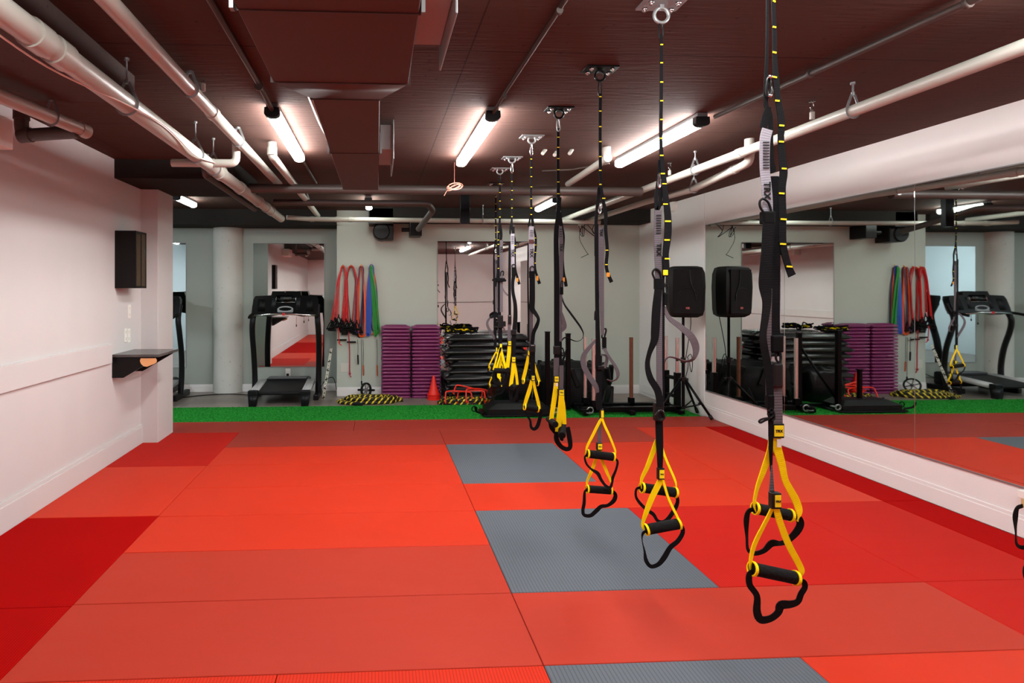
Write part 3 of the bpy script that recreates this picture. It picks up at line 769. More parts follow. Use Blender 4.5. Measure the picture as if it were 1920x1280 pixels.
# ---------------- A: second nearest
def strap_A():
    s = Strap(1240, 2.10, 'suspension trainer second nearest the camera, a strap end looping out to its right')
    s.anchor(1240, 29, 16, lab='steel ceiling plate with ring at the top edge of the photo')
    s.carabiner(1239, 40, 72, 8, BLACKP)
    a = s.rib('anchor_strap', BLACKW, [(1239, 66), (1239, 150), (1238, 260), (1240, 300), (1243, 330), (1247, 370), (1251, 405), (1251, 440), (1247, 475), (1248, 500), (1246, 518)], [5, 6, 6.5, 8, 9, 11, 13, 14, 12, 12, 10], v=-.004)
    s.dashes(a, [(1239, 85, 5), (1239, 119, 5), (1239, 155, 5.5), (1239, 190, 5.5), (1239, 225, 5.5), (1239, 260, 6), (1239, 292, 6.5), (1241, 326, 8), (1244, 345, 8), (1246, 383, 9), (1250.5, 415, 11), (1249, 450, 10), (1249.5, 485, 10)], -.0068)
    s.box('patch', YEL, 1241.5, 506, 1250.5, 516, .003, -.007)['label'] = 'yellow patch'
    s.rib('strap_loop', BLACKW, [(1238, 300), (1236, 330), (1231, 370), (1232, 394), (1238, 380), (1240, 350)], 7, v=.002)
    s.carabiner(1236, 325, 352, 5)
    g = s.rib('webbing', GREYW, [(1234, 394), (1233, 450), (1235, 520), (1236, 600), (1236, 680), (1237, 750)], [14, 14, 13, 11, 11, 11], label='grey webbing')
    s.marks(g, 1234, 404, 437, 8, 9); s.text(g, 1234.5, 468, 12, -.004)
    s.tube('cord_loop', CORD, [(1228, 527), (1222, 512), (1228, 504), (1236, 510), (1239, 524)], 2, -.006)
    s.box('strap_lock', BLACKW, 1226, 522, 1241, 542, .016, -.004)
    s.tube('cord_loop', CORD, [(1246, 548), (1252, 552), (1254, 540), (1250, 532), (1247, 538)], 1.6, .006)
    s.box('strap_lock', BLACKW, 1245, 550, 1252, 572, .014, .006)
    s.rib('strap', BLACKW, [(1232, 540), (1228, 580), (1226, 620), (1224, 638), (1215, 662), (1211.5, 684), (1217, 708), (1230, 730), (1234, 748), (1234, 762)], [14, 16, 16, 15, 12, 11.5, 12, 13, 13, 13], [0, 0, 0, 10, 25, 20, 5, 0, 0, 0], -.010)
    s.rib('strap', BLACKW, [(1244, 480), (1244, 600), (1244, 750)], [7, 7, 6], v=.006)
    o = s.rib('tail_strap', mat_webbing('red_grey_webbing', (78, 68, 72), (120, 112, 118), 160), [(1247, 575), (1256, 596), (1275, 612), (1293, 630), (1302, 652), (1297, 672), (1284, 677), (1270, 672), (1256, 670), (1247, 682), (1245, 700)], [7, 9, 11, 13, 13, 9, 6, 5, 4, 5, 5], [10, 15, 10, 0, 0, 30, 60, 60, 50, 20, 0], [.01, .005, 0, -.01, -.01, -.01, 0, 0, .01, .01, .01])
    o['label'] = 'grey strap end looping out'
    s.box('buckle', BLACKP, 1226, 754, 1243, 788, .022, 0, bev=.004)
    s.carabiner(1234.5, 768, 786, 16, BLACKP, -.014)
    s.rib('strap', BLACKW, [(1235, 782), (1236, 820), (1237, 850), (1237, 880)], [14, 14, 12, 9], v=-.002)
    s.label(1229.5, 875, 1241.5, 896, v=-.012)
    # far handle
    s.rib('yellow_strap', YELW, [(1234, 826), (1230, 841), (1217, 876), (1206, 900), (1206, 917)], [6, 9, 9, 9, 7], [0, 0, 10, 30, 60], .012, label='yellow webbing')
    s.rib('yellow_strap', YELW, [(1241, 826), (1244, 841), (1253, 866), (1267, 898), (1271, 912), (1270, 924)], [5, 6, 6, 6, 6, 6], [0, 20, 30, 30, 45, 60], .012, label='yellow webbing')
    s.handle((1207, 916), (1269, 925), 9, .012, .012)
    s.rib('foot_loop', BLACKW, [(1207, 917), (1198, 920), (1197, 934), (1204, 946), (1217, 959), (1230, 968), (1238, 980), (1249, 982), (1260, 974), (1272, 955), (1276, 942), (1273, 930), (1269, 926)], [6, 5, 5, 6, 6, 7, 6, 6, 7, 7, 6, 6, 5], 25, .02)
    # near handle
    s.rib('yellow_strap', YELW, [(1236, 895), (1232, 905), (1220, 929), (1209, 957), (1202, 980), (1206, 991)], [8, 11, 11, 10, 8, 7], [0, 0, 0, 10, 30, 60], -.012, label='yellow webbing')
    s.rib('yellow_strap', YELW, [(1239, 895), (1244, 912), (1251, 934), (1266, 965), (1271, 977), (1269, 987)], [6, 6, 6, 6, 6, 6], [30, 30, 30, 30, 45, 60], -.012, label='yellow webbing')
    s.handle((1209, 990), (1269, 979), 9.5, -.012, -.012)
    s.rib('foot_loop', BLACKW, [(1208, 991), (1201, 996), (1200, 1010), (1204, 1028), (1207, 1046), (1216, 1057), (1230, 1053), (1241, 1040), (1252, 1022), (1266, 1010), (1275, 995), (1274, 984), (1269, 981)], [5, 6, 3, 5, 7, 7, 8, 10, 9, 8, 7, 7, 5], [20, 20, 60, 40, 0, 0, 0, 0, 0, 10, 20, 40, 60], -.018)
    return s
def strap_B():
    s = Strap(1125, 2.72, 'suspension trainer third nearest the camera, with two narrow grey side loops')
    s.anchor(1125, 142, 11, True, 'dark ceiling plate with ring second nearest the camera')
    s.carabiner(1125, 150, 180, 7, BLACKP)
    a = s.rib('anchor_strap', BLACKW, [(1125, 176), (1124.5, 260), (1126, 345), (1130, 375), (1135, 400), (1135, 430), (1138, 469), (1136, 496), (1139, 512), (1146, 529)], [6, 5.5, 6, 6, 7, 6, 6, 6, 6, 7], v=-.004)
    s.dashes(a, [(1124.6, y, 4.5) for y in (182, 209, 238, 266, 294, 320, 346)] + [(1131, 372, 6), (1137, 469, 5), (1136, 496, 5)], -.0068)
    s.box('patch', mat('orange_patch', (236, 150, 24), .6), 1136, 511, 1142, 519, .003, -.008)['label'] = 'orange patch'
    s.rib('strap_loop', BLACKW, [(1124, 350), (1121, 380), (1118, 420), (1118, 480)], 6, v=.003)
    s.carabiner(1124.5, 385, 400, 5)
    g = s.rib('webbing', GREYW, [(1127, 426), (1127, 500), (1128, 560), (1129, 605), (1130, 628)], [11, 11, 9, 7, 6], label='grey webbing')
    s.text(g, 1127, 436, 7, -.004)
    s.rib('strap', BLACKW, [(1118, 420), (1118.5, 520), (1120, 612), (1122, 700), (1123, 768)], [7, 7, 8, 11, 11], v=-.003)
    s.box('strap_lock', BLACKW, 1130, 632, 1137, 655, .014, .004)
    s.tube('cord_loop', CORD, [(1129, 634), (1130, 624), (1134, 616), (1137, 619), (1134, 632)], 1.6, .004)
    s.tube('cord_loop', CORD, [(1115, 600), (1115.5, 585), (1118, 583), (1119, 598)], 1.4, -.002)
    s.rib('tail_strap', GREYW, [(1118, 636), (1106, 648), (1093, 666), (1093, 684), (1103, 704), (1116, 724), (1120, 740)], [5, 7, 9, 10, 10, 9, 6], [30, 10, 0, 0, 0, 0, 0], [0, -.01, -.01, -.01, -.01, -.01, 0], label='grey loop')
    s.rib('tail_strap', GREYW, [(1131, 650), (1140, 668), (1152, 686), (1157, 700), (1154, 710), (1146, 714), (1138, 711)], [6, 5, 6, 7, 5, 4, 3], [0, 0, 10, 10, 40, 60, 60], [.0, -.01, -.01, -.01, -.01, 0, 0], label='grey loop')
    s.rib('tail_strap', GREYW, [(1126, 665), (1137, 667), (1139, 676), (1134, 690)], [3, 4, 6, 6], 0, .008)
    s.box('buckle', BLACKP, 1119, 685, 1131, 692, .018, -.006); s.box('buckle', BLACKP, 1117, 665, 1129, 692, .016, .004, bev=.004)
    s.label(1124, 766, 1130.5, 784, v=-.004, txt=False)
    s.rib('yellow_strap', YELW, [(1126, 783), (1119, 796), (1109, 816), (1099, 836), (1097, 849)], [4, 5.5, 5.5, 5, 5], [0, 10, 10, 20, 50], -.012, label='yellow webbing')
    s.rib('yellow_strap', YELW, [(1127, 783), (1132, 797), (1140, 814), (1149, 836), (1152, 846), (1150, 854)], [4, 5, 5, 5, 5, 5], [10, 20, 20, 30, 40, 60], -.012, label='yellow webbing')
    s.handle((1100, 849), (1148, 855), 7.5, -.012, -.012)
    s.rib('foot_loop', BLACKW, [(1099, 850), (1094, 855), (1097, 867), (1106, 877), (1118, 885), (1124, 896), (1132, 907), (1141, 911), (1145, 901), (1146, 893), (1152, 878), (1155, 863), (1149, 856)], [4, 4, 4, 4, 7, 6, 5, 5, 4, 5, 4, 4, 4], 20, -.018)
    s.rib('webbing', GREYW, [(1125, 784), (1124.5, 810), (1124.5, 832)], [5, 7, 6.5], v=.004, label='grey webbing')
    s.label(1119, 830, 1129.8, 844, v=.006)
    s.rib('yellow_strap', YELW, [(1122, 843), (1119, 862), (1111, 884), (1103, 903), (1102, 916)], [6, 6, 6, 5, 5], [0, 0, 0, 20, 50], .012, label='yellow webbing')
    s.rib('yellow_strap', YELW, [(1126, 843), (1130, 862), (1138, 882), (1147, 903), (1149, 911), (1147, 919)], [6, 6, 6, 5, 5, 5], [0, 10, 10, 20, 40, 60], .012, label='yellow webbing')
    s.handle((1103, 918), (1147, 921), 7, .012, .012)
    s.rib('foot_loop', BLACKW, [(1103, 919), (1098, 924), (1097, 944), (1094.6, 958), (1097, 967), (1109, 968), (1120, 959), (1129, 951), (1141, 949), (1152, 941), (1156, 931), (1153, 924), (1148, 921)], [4, 5, 6, 6, 6, 7, 8, 7, 6, 8, 7, 6, 4], [20, 20, 0, 0, 0, 0, 0, 0, 0, 0, 20, 30, 40], .012)
    return s
def strap_C():
    s = Strap(1048, 3.32, 'suspension trainer fourth nearest the camera, its handles side on under wide yellow bands')
    s.anchor(1048, 213, 10, True, 'dark ceiling plate with ring third nearest the camera')
    s.carabiner(1047, 222, 246, 6, GALV)
    a = s.rib('anchor_strap', BLACKW, [(1047, 240), (1046.5, 300), (1047, 345), (1048.5, 390), (1053, 425), (1056, 445), (1055, 480), (1057, 510), (1060, 525), (1062, 537)], [5, 5, 6, 7, 7, 7, 5, 5, 6, 6], v=.004)
    s.dashes(a, [(1047, y, 4.5) for y in (257, 276, 297, 318, 341, 363)], .001)
    s.box('patch', MATS['orange_patch'], 1055, 520, 1059, 528, .003, 0)['label'] = 'orange patch'
    s.carabiner(1047, 384, 402, 7)
    s.rib('strap', BLACKW, [(1048, 370), (1045, 410), (1042, 440), (1043, 520), (1043, 600), (1043, 674)], [8, 8, 9, 10, 10, 10], v=-.008)
    g = s.rib('webbing', GREYW, [(1049, 424), (1052, 450), (1052, 500), (1051, 545), (1051, 600), (1051.5, 640)], [9, 8, 8, 7, 6, 5], label='grey webbing')
    s.marks(g, 1051, 430, 443, 4, 5); s.text(g, 1051.5, 464, 7.5, -.004)
    s.box('strap_lock', BLACKW, 1049.5, 538, 1056, 552, .014, .002)
    s.tube('cord_loop', CORD, [(1051, 540), (1052, 529), (1055, 527), (1055, 539)], 1.2, 0)
    s.rib('tail_strap', BLACKW, [(1053, 552), (1059, 570), (1070, 586), (1081, 601), (1090, 614), (1095, 626), (1092, 636), (1082, 640), (1070, 636), (1060, 633), (1053, 640)], [3, 3.5, 4, 4, 4, 3, 2.5, 2.5, 3, 3, 3], [40, 30, 20, 20, 30, 50, 70, 70, 60, 40, 30], .01)
    s.rib('tail_strap', GREYW, [(1052, 585), (1056, 600), (1058, 612), (1054, 619), (1051, 622)], [4, 7, 8, 5, 3], v=-.004, label='grey loop')
    s.box('buckle', BLACKP, 1037, 648, 1049, 664, .02, -.008, bev=.004)
    s.rib('strap', BLACKW, [(1051, 620), (1051, 660), (1051, 690)], [5, 6, 6], v=.004)
    for pts in ([(1050, 658), (1054, 652), (1057, 663), (1052, 668)], [(1053, 662), (1059, 661), (1058, 665), (1053, 665)]):
        s.tube('cord_loop', CORD, pts, 1.3, -.004)
    s.rib('webbing', GREYW, [(1042, 670), (1042, 690), (1042, 706)], 10, v=-.01, label='grey webbing')
    s.rib('webbing', GREYW, [(1050.5, 684), (1050.5, 708), (1050, 730)], 8, v=-.02, label='grey webbing')
    s.label(1036.3, 703, 1046.3, 716, v=-.012)
    s.box('care_tag', WHITEP, 1039, 717, 1044, 723, .001, -.020)
    s.label(1043, 727.5, 1055, 740, v=-.026)
    s.rib('yellow_strap', YELW, [(1041, 715), (1040, 730), (1036, 758), (1032, 786)], [8, 9, 9, 8], v=-.016, label='yellow webbing')
    s.rib('yellow_strap', YELW, [(1049, 739), (1048, 755), (1045, 780), (1042, 806)], [10, 11, 10.5, 10], v=-.038, label='yellow webbing')
    s.rib('yellow_strap', YELW, [(1052, 739), (1055, 757), (1056, 775), (1056.5, 794)], [5, 6, 7, 8], v=-.015, label='yellow webbing')
    s.handle((1034, 790), (1033, 788), 6, -.075, .045, ends=False)
    s.handle((1043, 808), (1058, 796), 7, -.10, .035, ends=False)
    s.rib('foot_loop', BLACKW, [(1031, 788), (1033, 800), (1039, 808), (1043, 812)], [8, 8, 8, 7], v=-.01)
    s.rib('foot_loop', BLACKW, [(1043, 806), (1040, 815), (1042, 825), (1050, 835), (1060, 839), (1066, 834), (1064, 815), (1061, 798)], [9, 9, 9, 8, 8, 8, 9, 8], v=-.03)
    s.rib('foot_loop', BLACKW, [(1050, 800), (1051, 812), (1052, 822), (1056, 825)], [7, 7, 6, 4], v=0)
    return s
def strap_D():
    s = Strap(997, 3.92, 'suspension trainer in the middle of the row with its yellow bands spread like two triangles')
    s.anchor(997, 262, 8, lab='pale ceiling plate with ring above the middle strap, fourth nearest the camera')
    s.carabiner(996.5, 270, 292, 5, STEEL)
    a = s.rib('anchor_strap', BLACKW, [(996.5, 288), (996, 340), (996.5, 390), (999, 420), (1004, 440), (1005, 458), (1003, 485), (1004, 505), (1008, 520), (1012, 532)], [4, 3.6, 4, 4, 4, 4, 4, 4, 5, 6], v=.004)
    s.dashes(a, [(996.3, y, 3.2) for y in (298, 314, 331, 350, 372, 390, 402)] + [(1004, y, 3) for y in (446, 459, 473, 493)], .001)
    s.box('patch', MATS['orange_patch'], 1005.5, 517, 1009.5, 526, .003, 0)['label'] = 'orange patch'
    s.rib('strap_loop', BLACKW, [(996, 395), (993, 415), (992, 424), (1000, 424), (999, 410)], 3.5, v=.002)
    g = s.rib('webbing', SILVW, [(996.5, 424), (996, 445), (996, 470), (997, 508)], [9, 9, 9, 8.5], label='pale grey webbing')
    s.marks(g, 996.5, 432, 442, 4, 5.5); s.text(g, 996.5, 474, 9, -.004)
    s.box('patch', mat('dark_red_patch', (80, 34, 34), .6), 991.5, 449, 1001, 457, .004, -.002)
    s.tube('cord_loop', CORD, [(994, 508), (993.5, 502), (998, 499), (1001.5, 503), (1001, 509)], 1.1, -.004)
    s.box('strap_lock', BLACKW, 992, 508, 1002.5, 521, .014, -.002)
    s.rib('strap', BLACKW, [(990.7, 456), (990, 520), (991, 600), (991, 640)], [3, 2.8, 3, 3], v=.002)
    s.rib('webbing', GREYW, [(996, 575), (996, 610), (996, 650)], [7, 8, 6], v=.006, label='grey webbing')
    s.rib('strap', BLACKW, [(997.5, 520), (997.5, 560), (997, 578), (1004, 588), (1009, 598), (1006, 610), (1000, 624), (997.5, 645)], [10, 10.5, 10, 8, 6, 7, 7, 7], [0, 0, 0, 20, 10, 0, 0, 0], -.006)
    s.box('buckle', BLACKP, 992, 645, 1003, 660, .02, -.006, bev=.004)
    s.box('buckle_pin', STEEL, 994, 646, 1001, 648, .004, -.018)
    s.rib('strap', BLACKW, [(998.5, 655), (998.5, 680), (998.5, 706)], 9, v=-.004)
    s.label(989.5, 656, 993.5, 667, v=.012, txt=False)
    s.rib('yellow_strap', YELW, [(991.5, 666), (989, 682), (985, 700), (981.5, 713)], [4, 6, 6.5, 6], v=.014, label='yellow webbing')
    s.rib('yellow_strap', YELW, [(1000.5, 668), (1003, 684), (1008, 702), (1012, 716)], [3.5, 4.5, 5, 6], v=.014, label='yellow webbing')
    s.handle((983, 715), (1010, 719), 5, .02, .02)
    s.label(994.7, 702.5, 1001.8, 713, v=-.010)
    s.rib('yellow_strap', YELW, [(996, 712), (992.5, 728), (987, 745), (982.5, 760)], [5, 7, 7, 6], v=-.012, label='yellow webbing')
    s.rib('yellow_strap', YELW, [(999, 712), (1002, 728), (1007, 748), (1010, 764), (1007, 768)], [5, 5.5, 6, 6, 5], v=-.012, label='yellow webbing')
    s.handle((983, 762), (1008, 766), 5.5, -.012, -.012)
    s.rib('foot_loop', BLACKW, [(1008, 766), (1013, 772), (1010, 786), (1006, 798), (1000, 803), (994.5, 799), (993, 788), (990, 782), (984, 772), (982, 764)], [5, 6.5, 7, 7, 6, 5, 4, 4, 3, 3], v=-.018)
    return s
def strap_E():
    s = Strap(960, 4.55, 'suspension trainer fifth nearest the camera, two yellow bands hanging straight side by side')
    s.anchor(960, 299, 7.5, lab='pale ceiling plate with ring fifth nearest the camera')
    s.carabiner(960, 306, 324, 4.5, STEEL)
    a = s.rib('anchor_strap', BLACKW, [(960, 320), (959.5, 380), (960, 420), (962, 436), (966, 452), (966, 480), (967, 505), (971, 522), (974, 533)], [3.4, 3, 3.2, 4, 3.5, 3, 3, 4.5, 5], v=.004)
    s.dashes(a, [(960, y, 2.6) for y in (324, 340, 357, 374, 390, 406)] + [(966, y, 2.5) for y in (460, 474)], .001)
    s.box('patch', MATS['orange_patch'], 968.5, 521, 972, 528, .003, 0)['label'] = 'orange patch'
    s.rib('strap_loop', BLACKW, [(960, 412), (957.5, 425), (957, 438), (963, 438), (963, 425)], 3.5, v=.002)
    g = s.rib('webbing', SILVW, [(961, 438), (961, 460), (961.5, 480), (962, 500)], [7, 7, 6.5, 6], label='pale grey webbing')
    s.marks(g, 961, 443, 456, 5, 4.5); s.text(g, 961, 474, 7.5, -.004)
    s.tube('cord_loop', CORD, [(960, 502), (960, 497), (963.5, 495.5), (966.5, 498), (966, 503)], 1, -.004)
    s.box('strap_lock', BLACKW, 959.5, 501, 966.5, 517, .014, -.002)
    s.rib('strap', BLACKW, [(956, 455), (955.5, 530), (956, 590), (956, 610)], [4.5, 5, 5, 5.5], v=.003)
    s.box('buckle', BLACKP, 952.5, 590, 959, 607, .018, .002, bev=.004); s.box('buckle_pin', STEEL, 953.5, 591, 957.5, 593, .004, -.009)
    s.rib('webbing', GREYW, [(954.8, 606), (954.8, 625), (954.8, 642)], 6, v=.002, label='grey webbing')
    s.rib('strap', BLACKW, [(963, 516), (961, 530), (961.5, 548), (965.5, 570), (966, 595), (964, 620), (962.5, 650), (962, 668)], [7, 6, 6, 7, 8, 8, 8, 8], v=-.006)
    s.box('buckle', BLACKP, 958, 618, 967, 628, .02, -.004, bev=.004)
    s.label(951.5, 638, 958.5, 648, v=-.002); s.label(958, 667.5, 966, 679, v=-.010)
    s.rib('yellow_strap', YELW, [(955, 647), (954.5, 660), (952.5, 678), (951, 691)], [6.5, 7, 7, 7], v=-.002, label='yellow webbing')
    s.rib('yellow_strap', YELW, [(962, 678), (961, 695), (958.5, 712), (957, 724)], [7, 7, 7, 7], v=-.012, label='yellow webbing')
    s.rib('yellow_strap', YELW, [(964.5, 680), (967, 695), (969, 710), (970, 721)], [4, 5, 5, 5], v=.0, label='yellow webbing')
    s.handle((957, 725), (969, 722), 5, -.05, .05, ends=False)
    s.handle((950, 693), (957, 694), 5, -.04, .05, ends=False)
    s.rib('foot_loop', BLACKW, [(957, 726), (957, 738), (958, 748), (963, 749), (968, 738), (970, 726)], [7, 7, 7, 6, 5, 5], v=-.014)
    s.rib('foot_loop', BLACKW, [(951, 694), (949, 704), (951, 712), (956, 710), (957, 698)], [5, 5, 5, 5, 4], v=.012)
    return s
def strap_F():
    s = Strap(937, 4.97, 'suspension trainer sixth nearest the camera with a cross shaped bundle tied on its upper part')
    s.anchor(937, 321, 6.5, lab='ceiling plate with ring second farthest from the camera')
    s.carabiner(937, 326, 340, 4, BLACKP)
    a = s.rib('anchor_strap', BLACKW, [(937, 336), (937, 400), (936, 425), (934, 450), (934, 490), (932, 520), (928, 534)], [4, 4, 4, 4, 4, 4, 5], v=-.006)
    s.dashes(a, [(937, y, 3) for y in (345, 361, 377, 392, 407)] + [(934, y, 3) for y in (435, 450, 458, 480, 503)], -.009)
    s.rib('strap', BLACKW, [(937.5, 420), (940, 440), (937, 470), (936, 540), (937, 600), (938, 645)], [5, 5, 5, 5, 6, 6.5], v=.006)
    g = s.rib('webbing', GREYW, [(940, 450), (939.5, 480), (940, 540), (940, 585)], [6, 6, 5.5, 5.5], v=-.002, label='grey webbing')
    s.text(g, 939.7, 468, 6.5, -.005)
    s.tube('cord_loop', CORD, [(938.5, 517), (938.5, 511), (941.5, 508), (944, 510), (943, 517)], 1, -.006)
    s.box('strap_lock', BLACKW, 930, 521, 946, 528, .03, -.008, bev=.006)
    s.rib('strap_loop', BLACKW, [(932, 523), (926, 524), (924, 527)], 5, v=-.01); s.rib('strap_loop', BLACKW, [(944, 523), (948, 527)], 4, v=-.01)
    s.rib('strap_loop', BLACKW, [(929, 526), (928.5, 530), (928, 537)], 5, v=-.012)
    s.rib('tail_strap', GREYW, [(940, 530), (942, 540), (947, 548), (953, 554)], [4, 3.5, 3, 3], v=.004)
    s.rib('tail_strap', BLACKW, [(935, 592), (927, 587), (919, 590), (921, 595), (926, 592), (932, 594)], [4, 7, 5, 4, 5, 3], [10, 10, 40, 20, 0, 0], v=-.006)
    s.box('buckle', BLACKP, 933, 591, 943, 615, .024, -.004, bev=.006); s.box('buckle', BLACKP, 941, 602, 948, 612, .02, 0, bev=.004)
    s.rib('strap', BLACKW, [(938, 612), (938.5, 640), (938.5, 650)], [7, 6, 5], v=-.004)
    s.label(935.7, 643, 940.8, 652, v=-.010, txt=False)
    for pts in ([(937.5, 651), (934, 664), (929, 680), (925, 693)], [(938, 651), (936, 664), (932, 680), (930, 691)], [(938.5, 650), (941, 664), (945, 680), (948, 692)], [(941, 661), (940, 672), (937, 690)]):
        s.rib('yellow_strap', YELW, pts, [4] + [4.5] * (len(pts) - 1), v=-.012 if pts[0][0] != 941 else .006, label='yellow webbing')
    s.handle((926, 694), (947, 695), 5, -.014, -.014, ends=False); s.handle((930, 697), (956, 694), 5, .012, .012, ends=False)
    s.rib('yellow_strap', YELW, [(934, 699), (934, 705), (938, 708)], [6, 6, 3], v=-.03, label='yellow webbing')
    s.rib('foot_loop', BLACKW, [(926, 696), (924, 706), (928, 716), (940, 718), (948, 708), (949, 697)], [5, 5, 5, 5, 5, 5], v=-.02)
    s.rib('foot_loop', BLACKW, [(932, 698), (932, 716), (940, 728), (952, 718), (957, 698)], [5, 5, 5, 5, 5], v=.012)
    return s
def strap_G():
    s = Strap(1448, 1.50, 'nearest and largest suspension trainer, in front of the mirror wall')
    s.anchor(1447, -175, 22, lab='ceiling plate with ring above the top edge of the photo, over the nearest strap')
    s.carabiner(1446, -158, -112, 10, BLACKP)
    a = s.rib('anchor_strap', BLACKW, [(1446, -120), (1445, 0), (1447, 60), (1447.5, 105), (1450, 150), (1454, 190), (1460, 228), (1459, 262), (1462, 300), (1464, 325), (1461, 355), (1462, 400), (1462, 450), (1466, 475), (1473, 500), (1480, 517)], [7, 7, 8, 8, 11, 11, 13, 12, 14, 15, 14, 14, 14, 13, 13, 15], v=-.010)
    s.dashes(a, [(1445.5, 7, 5)], -.0128, 25)
    s.dashes(a, [(1445.7, 55, 6), (1446, 102, 7), (1447, 148, 7)], -.0128, 12)
    s.dashes(a, [(1451, 192, 8), (1459, 238, 9), (1458.5, 268, 9), (1463.5, 318, 9), (1459, 364, 10), (1462.5, 412, 11), (1461.5, 458, 11), (1473.5, 500, 11)], -.0135, 4)
    s.rib('strap_loop', BLACKW, [(1442, -100), (1441, 0), (1440, 90), (1438, 150), (1438, 195), (1446, 215), (1447, 262), (1448, 300), (1452, 318), (1444, 320)], [5, 5, 5, 7, 8, 8, 9, 10, 9, 5], v=.004)
    s.rib('strap_loop', BLACKW, [(1441, 200), (1436, 218), (1431, 240)], [10, 14, 13], v=0)
    q = MB(); c0 = s.P(1438.5, 147); c1 = s.P(1438.2, 182); q.ball(c0 + Vector((0, -.012, 0)), .0055); q.ball(c1 + Vector((0, -.012, 0)), .005); q.build('pulley_pin', STEEL, s.root)
    s.carabiner(1439, 147, 183, 9, BLACKP, -.004)
    g = s.rib('webbing', SILVW, [(1437, 243), (1432.5, 262), (1431.5, 290), (1432, 318), (1434.5, 345), (1437, 372), (1438, 400)], [20, 20, 19, 18.5, 19, 19, 18], label='pale grey webbing with black print', v=-.004)
    s.marks(g, 1433, 268, 316, 10, 12, -.0075); s.text(g, 1434.5, 358, 17, -.0075)
    s.tube('cord_loop', CORD, [(1428, 402), (1420, 390), (1419, 379), (1425, 374), (1434, 380), (1439, 392), (1441, 402)], 2.2, -.012)
    s.box('strap_lock', BLACKW, 1423.5, 397, 1446, 421, .02, -.008, bev=.004)
    s.rib('strap', BLACKW, [(1434, 418), (1432, 445), (1430, 475), (1428, 505), (1427, 535), (1430, 565), (1427, 595), (1423, 625), (1425, 650), (1430, 675), (1434, 700), (1436, 740), (1437, 775)], [23, 22, 21, 23, 24, 19, 19, 16, 14, 14, 14, 13, 12], [0, 0, 0, 0, 0, 10, 20, 15, 0, 0, 0, 0, 0], -.016)
    s.rib('strap', BLACKW, [(1453, 330), (1454, 400), (1454, 500), (1453, 600), (1455, 640)], [16, 18, 20, 20, 20], v=.002)
    s.rib('webbing', SILVW, [(1465, 505), (1464.5, 560), (1464, 640)], [8, 6, 4], v=.008, label='pale webbing edge')
    s.rib('webbing', GREYW, [(1440, 540), (1436, 600), (1437, 650), (1438, 700), (1438, 760)], [12, 18, 15, 9, 6], v=-.003, label='grey webbing')
    s.box('strap_lock', BLACKW, 1443, 628, 1465, 660, .018, -.002, bev=.004)
    s.tube('cord_loop', CORD, [(1450, 662), (1450, 672), (1455, 678), (1459, 672), (1458, 660)], 2, -.01)
    s.box('buckle_pin', STEEL, 1443, 668, 1466, 681, .006, .012); s.box('buckle', BLACKP, 1444, 679, 1464, 726, .026, 0, bev=.006)
    s.rib('webbing', GREYW, [(1454, 722), (1454.5, 750), (1455, 775), (1455, 796)], 20.5, v=-.004, label='grey webbing')
    s.box('strap_lock', BLACKW, 1430, 738, 1442, 764, .016, -.014, bev=.003)
    for pts in ([(1431, 768), (1436, 762), (1441, 772), (1434, 780), (1430, 772)], [(1432, 780), (1420, 782), (1414, 786), (1416, 789), (1424, 785), (1432, 782)], [(1434, 772), (1440, 768), (1442, 780), (1438, 786)]):
        s.tube('cord_loop', CORD, pts, 1.9, -.02)
    s.rib('strap', BLACKW, [(1437, 768), (1437.5, 800), (1437.5, 840), (1438, 880)], [10, 9, 7, 3], v=-.016)
    s.rib('webbing', GREYW, [(1438, 868), (1438, 895), (1438, 918)], [2, 6, 10], v=-.018, label='grey webbing')
    s.label(1443.5, 793, 1467, 820, v=0); s.label(1429, 915, 1446.5, 944, v=-.03, side=.12)
    s.box('care_tag', WHITEP, 1453.5, 822, 1461.5, 837, .001, -.0065)
    s.rib('yellow_strap', YELW, [(1455, 818), (1456.5, 839), (1464, 866), (1471, 898), (1481, 918), (1491, 937), (1498, 960), (1494, 976)], [16, 16, 14, 12, 13, 14, 15, 11], [0, 0, 0, 0, 0, 0, 20, 60], -.002, label='yellow webbing')
    s.rib('yellow_strap', YELW, [(1449, 820), (1448, 845), (1436, 882), (1424, 915), (1418, 945), (1422, 962)], [8, 12, 11, 10, 9, 8], [0, 0, 0, 20, 30, 60], .008, label='yellow webbing')
    s.handle((1422, 956), (1486, 968), 10.5, .012, .008)
    s.rib('foot_loop', BLACKW, [(1420, 957), (1409, 962), (1405, 980), (1406, 1010), (1408, 1034), (1420, 1041), (1438, 1036), (1453, 1022), (1470, 1022), (1484, 1016), (1500, 1000), (1507, 985), (1502, 972), (1488, 968)], [8, 9, 10, 7, 6, 8, 9, 13, 8, 11, 14, 13, 11, 8], [10, 10, 0, 30, 20, 0, 0, 0, 20, 0, 0, 10, 30, 40], .012)
    s.rib('yellow_strap', YELW, [(1439, 942), (1443, 958), (1448, 974), (1462, 1010), (1481, 1046), (1487, 1062), (1481, 1072)], [10, 12, 12, 12, 11.5, 11, 9], [0, 0, 0, 0, 0, 20, 60], -.032, label='yellow webbing')
    s.rib('yellow_strap', YELW, [(1435, 942), (1428, 958), (1418, 977), (1402, 1010), (1395, 1036), (1394, 1056), (1398, 1066)], [6, 8, 8, 9, 9, 7, 6], [0, 10, 10, 10, 20, 40, 60], -.028, label='yellow webbing')
    s.handle((1398, 1056), (1477, 1073), 11.5, -.028, -.028)
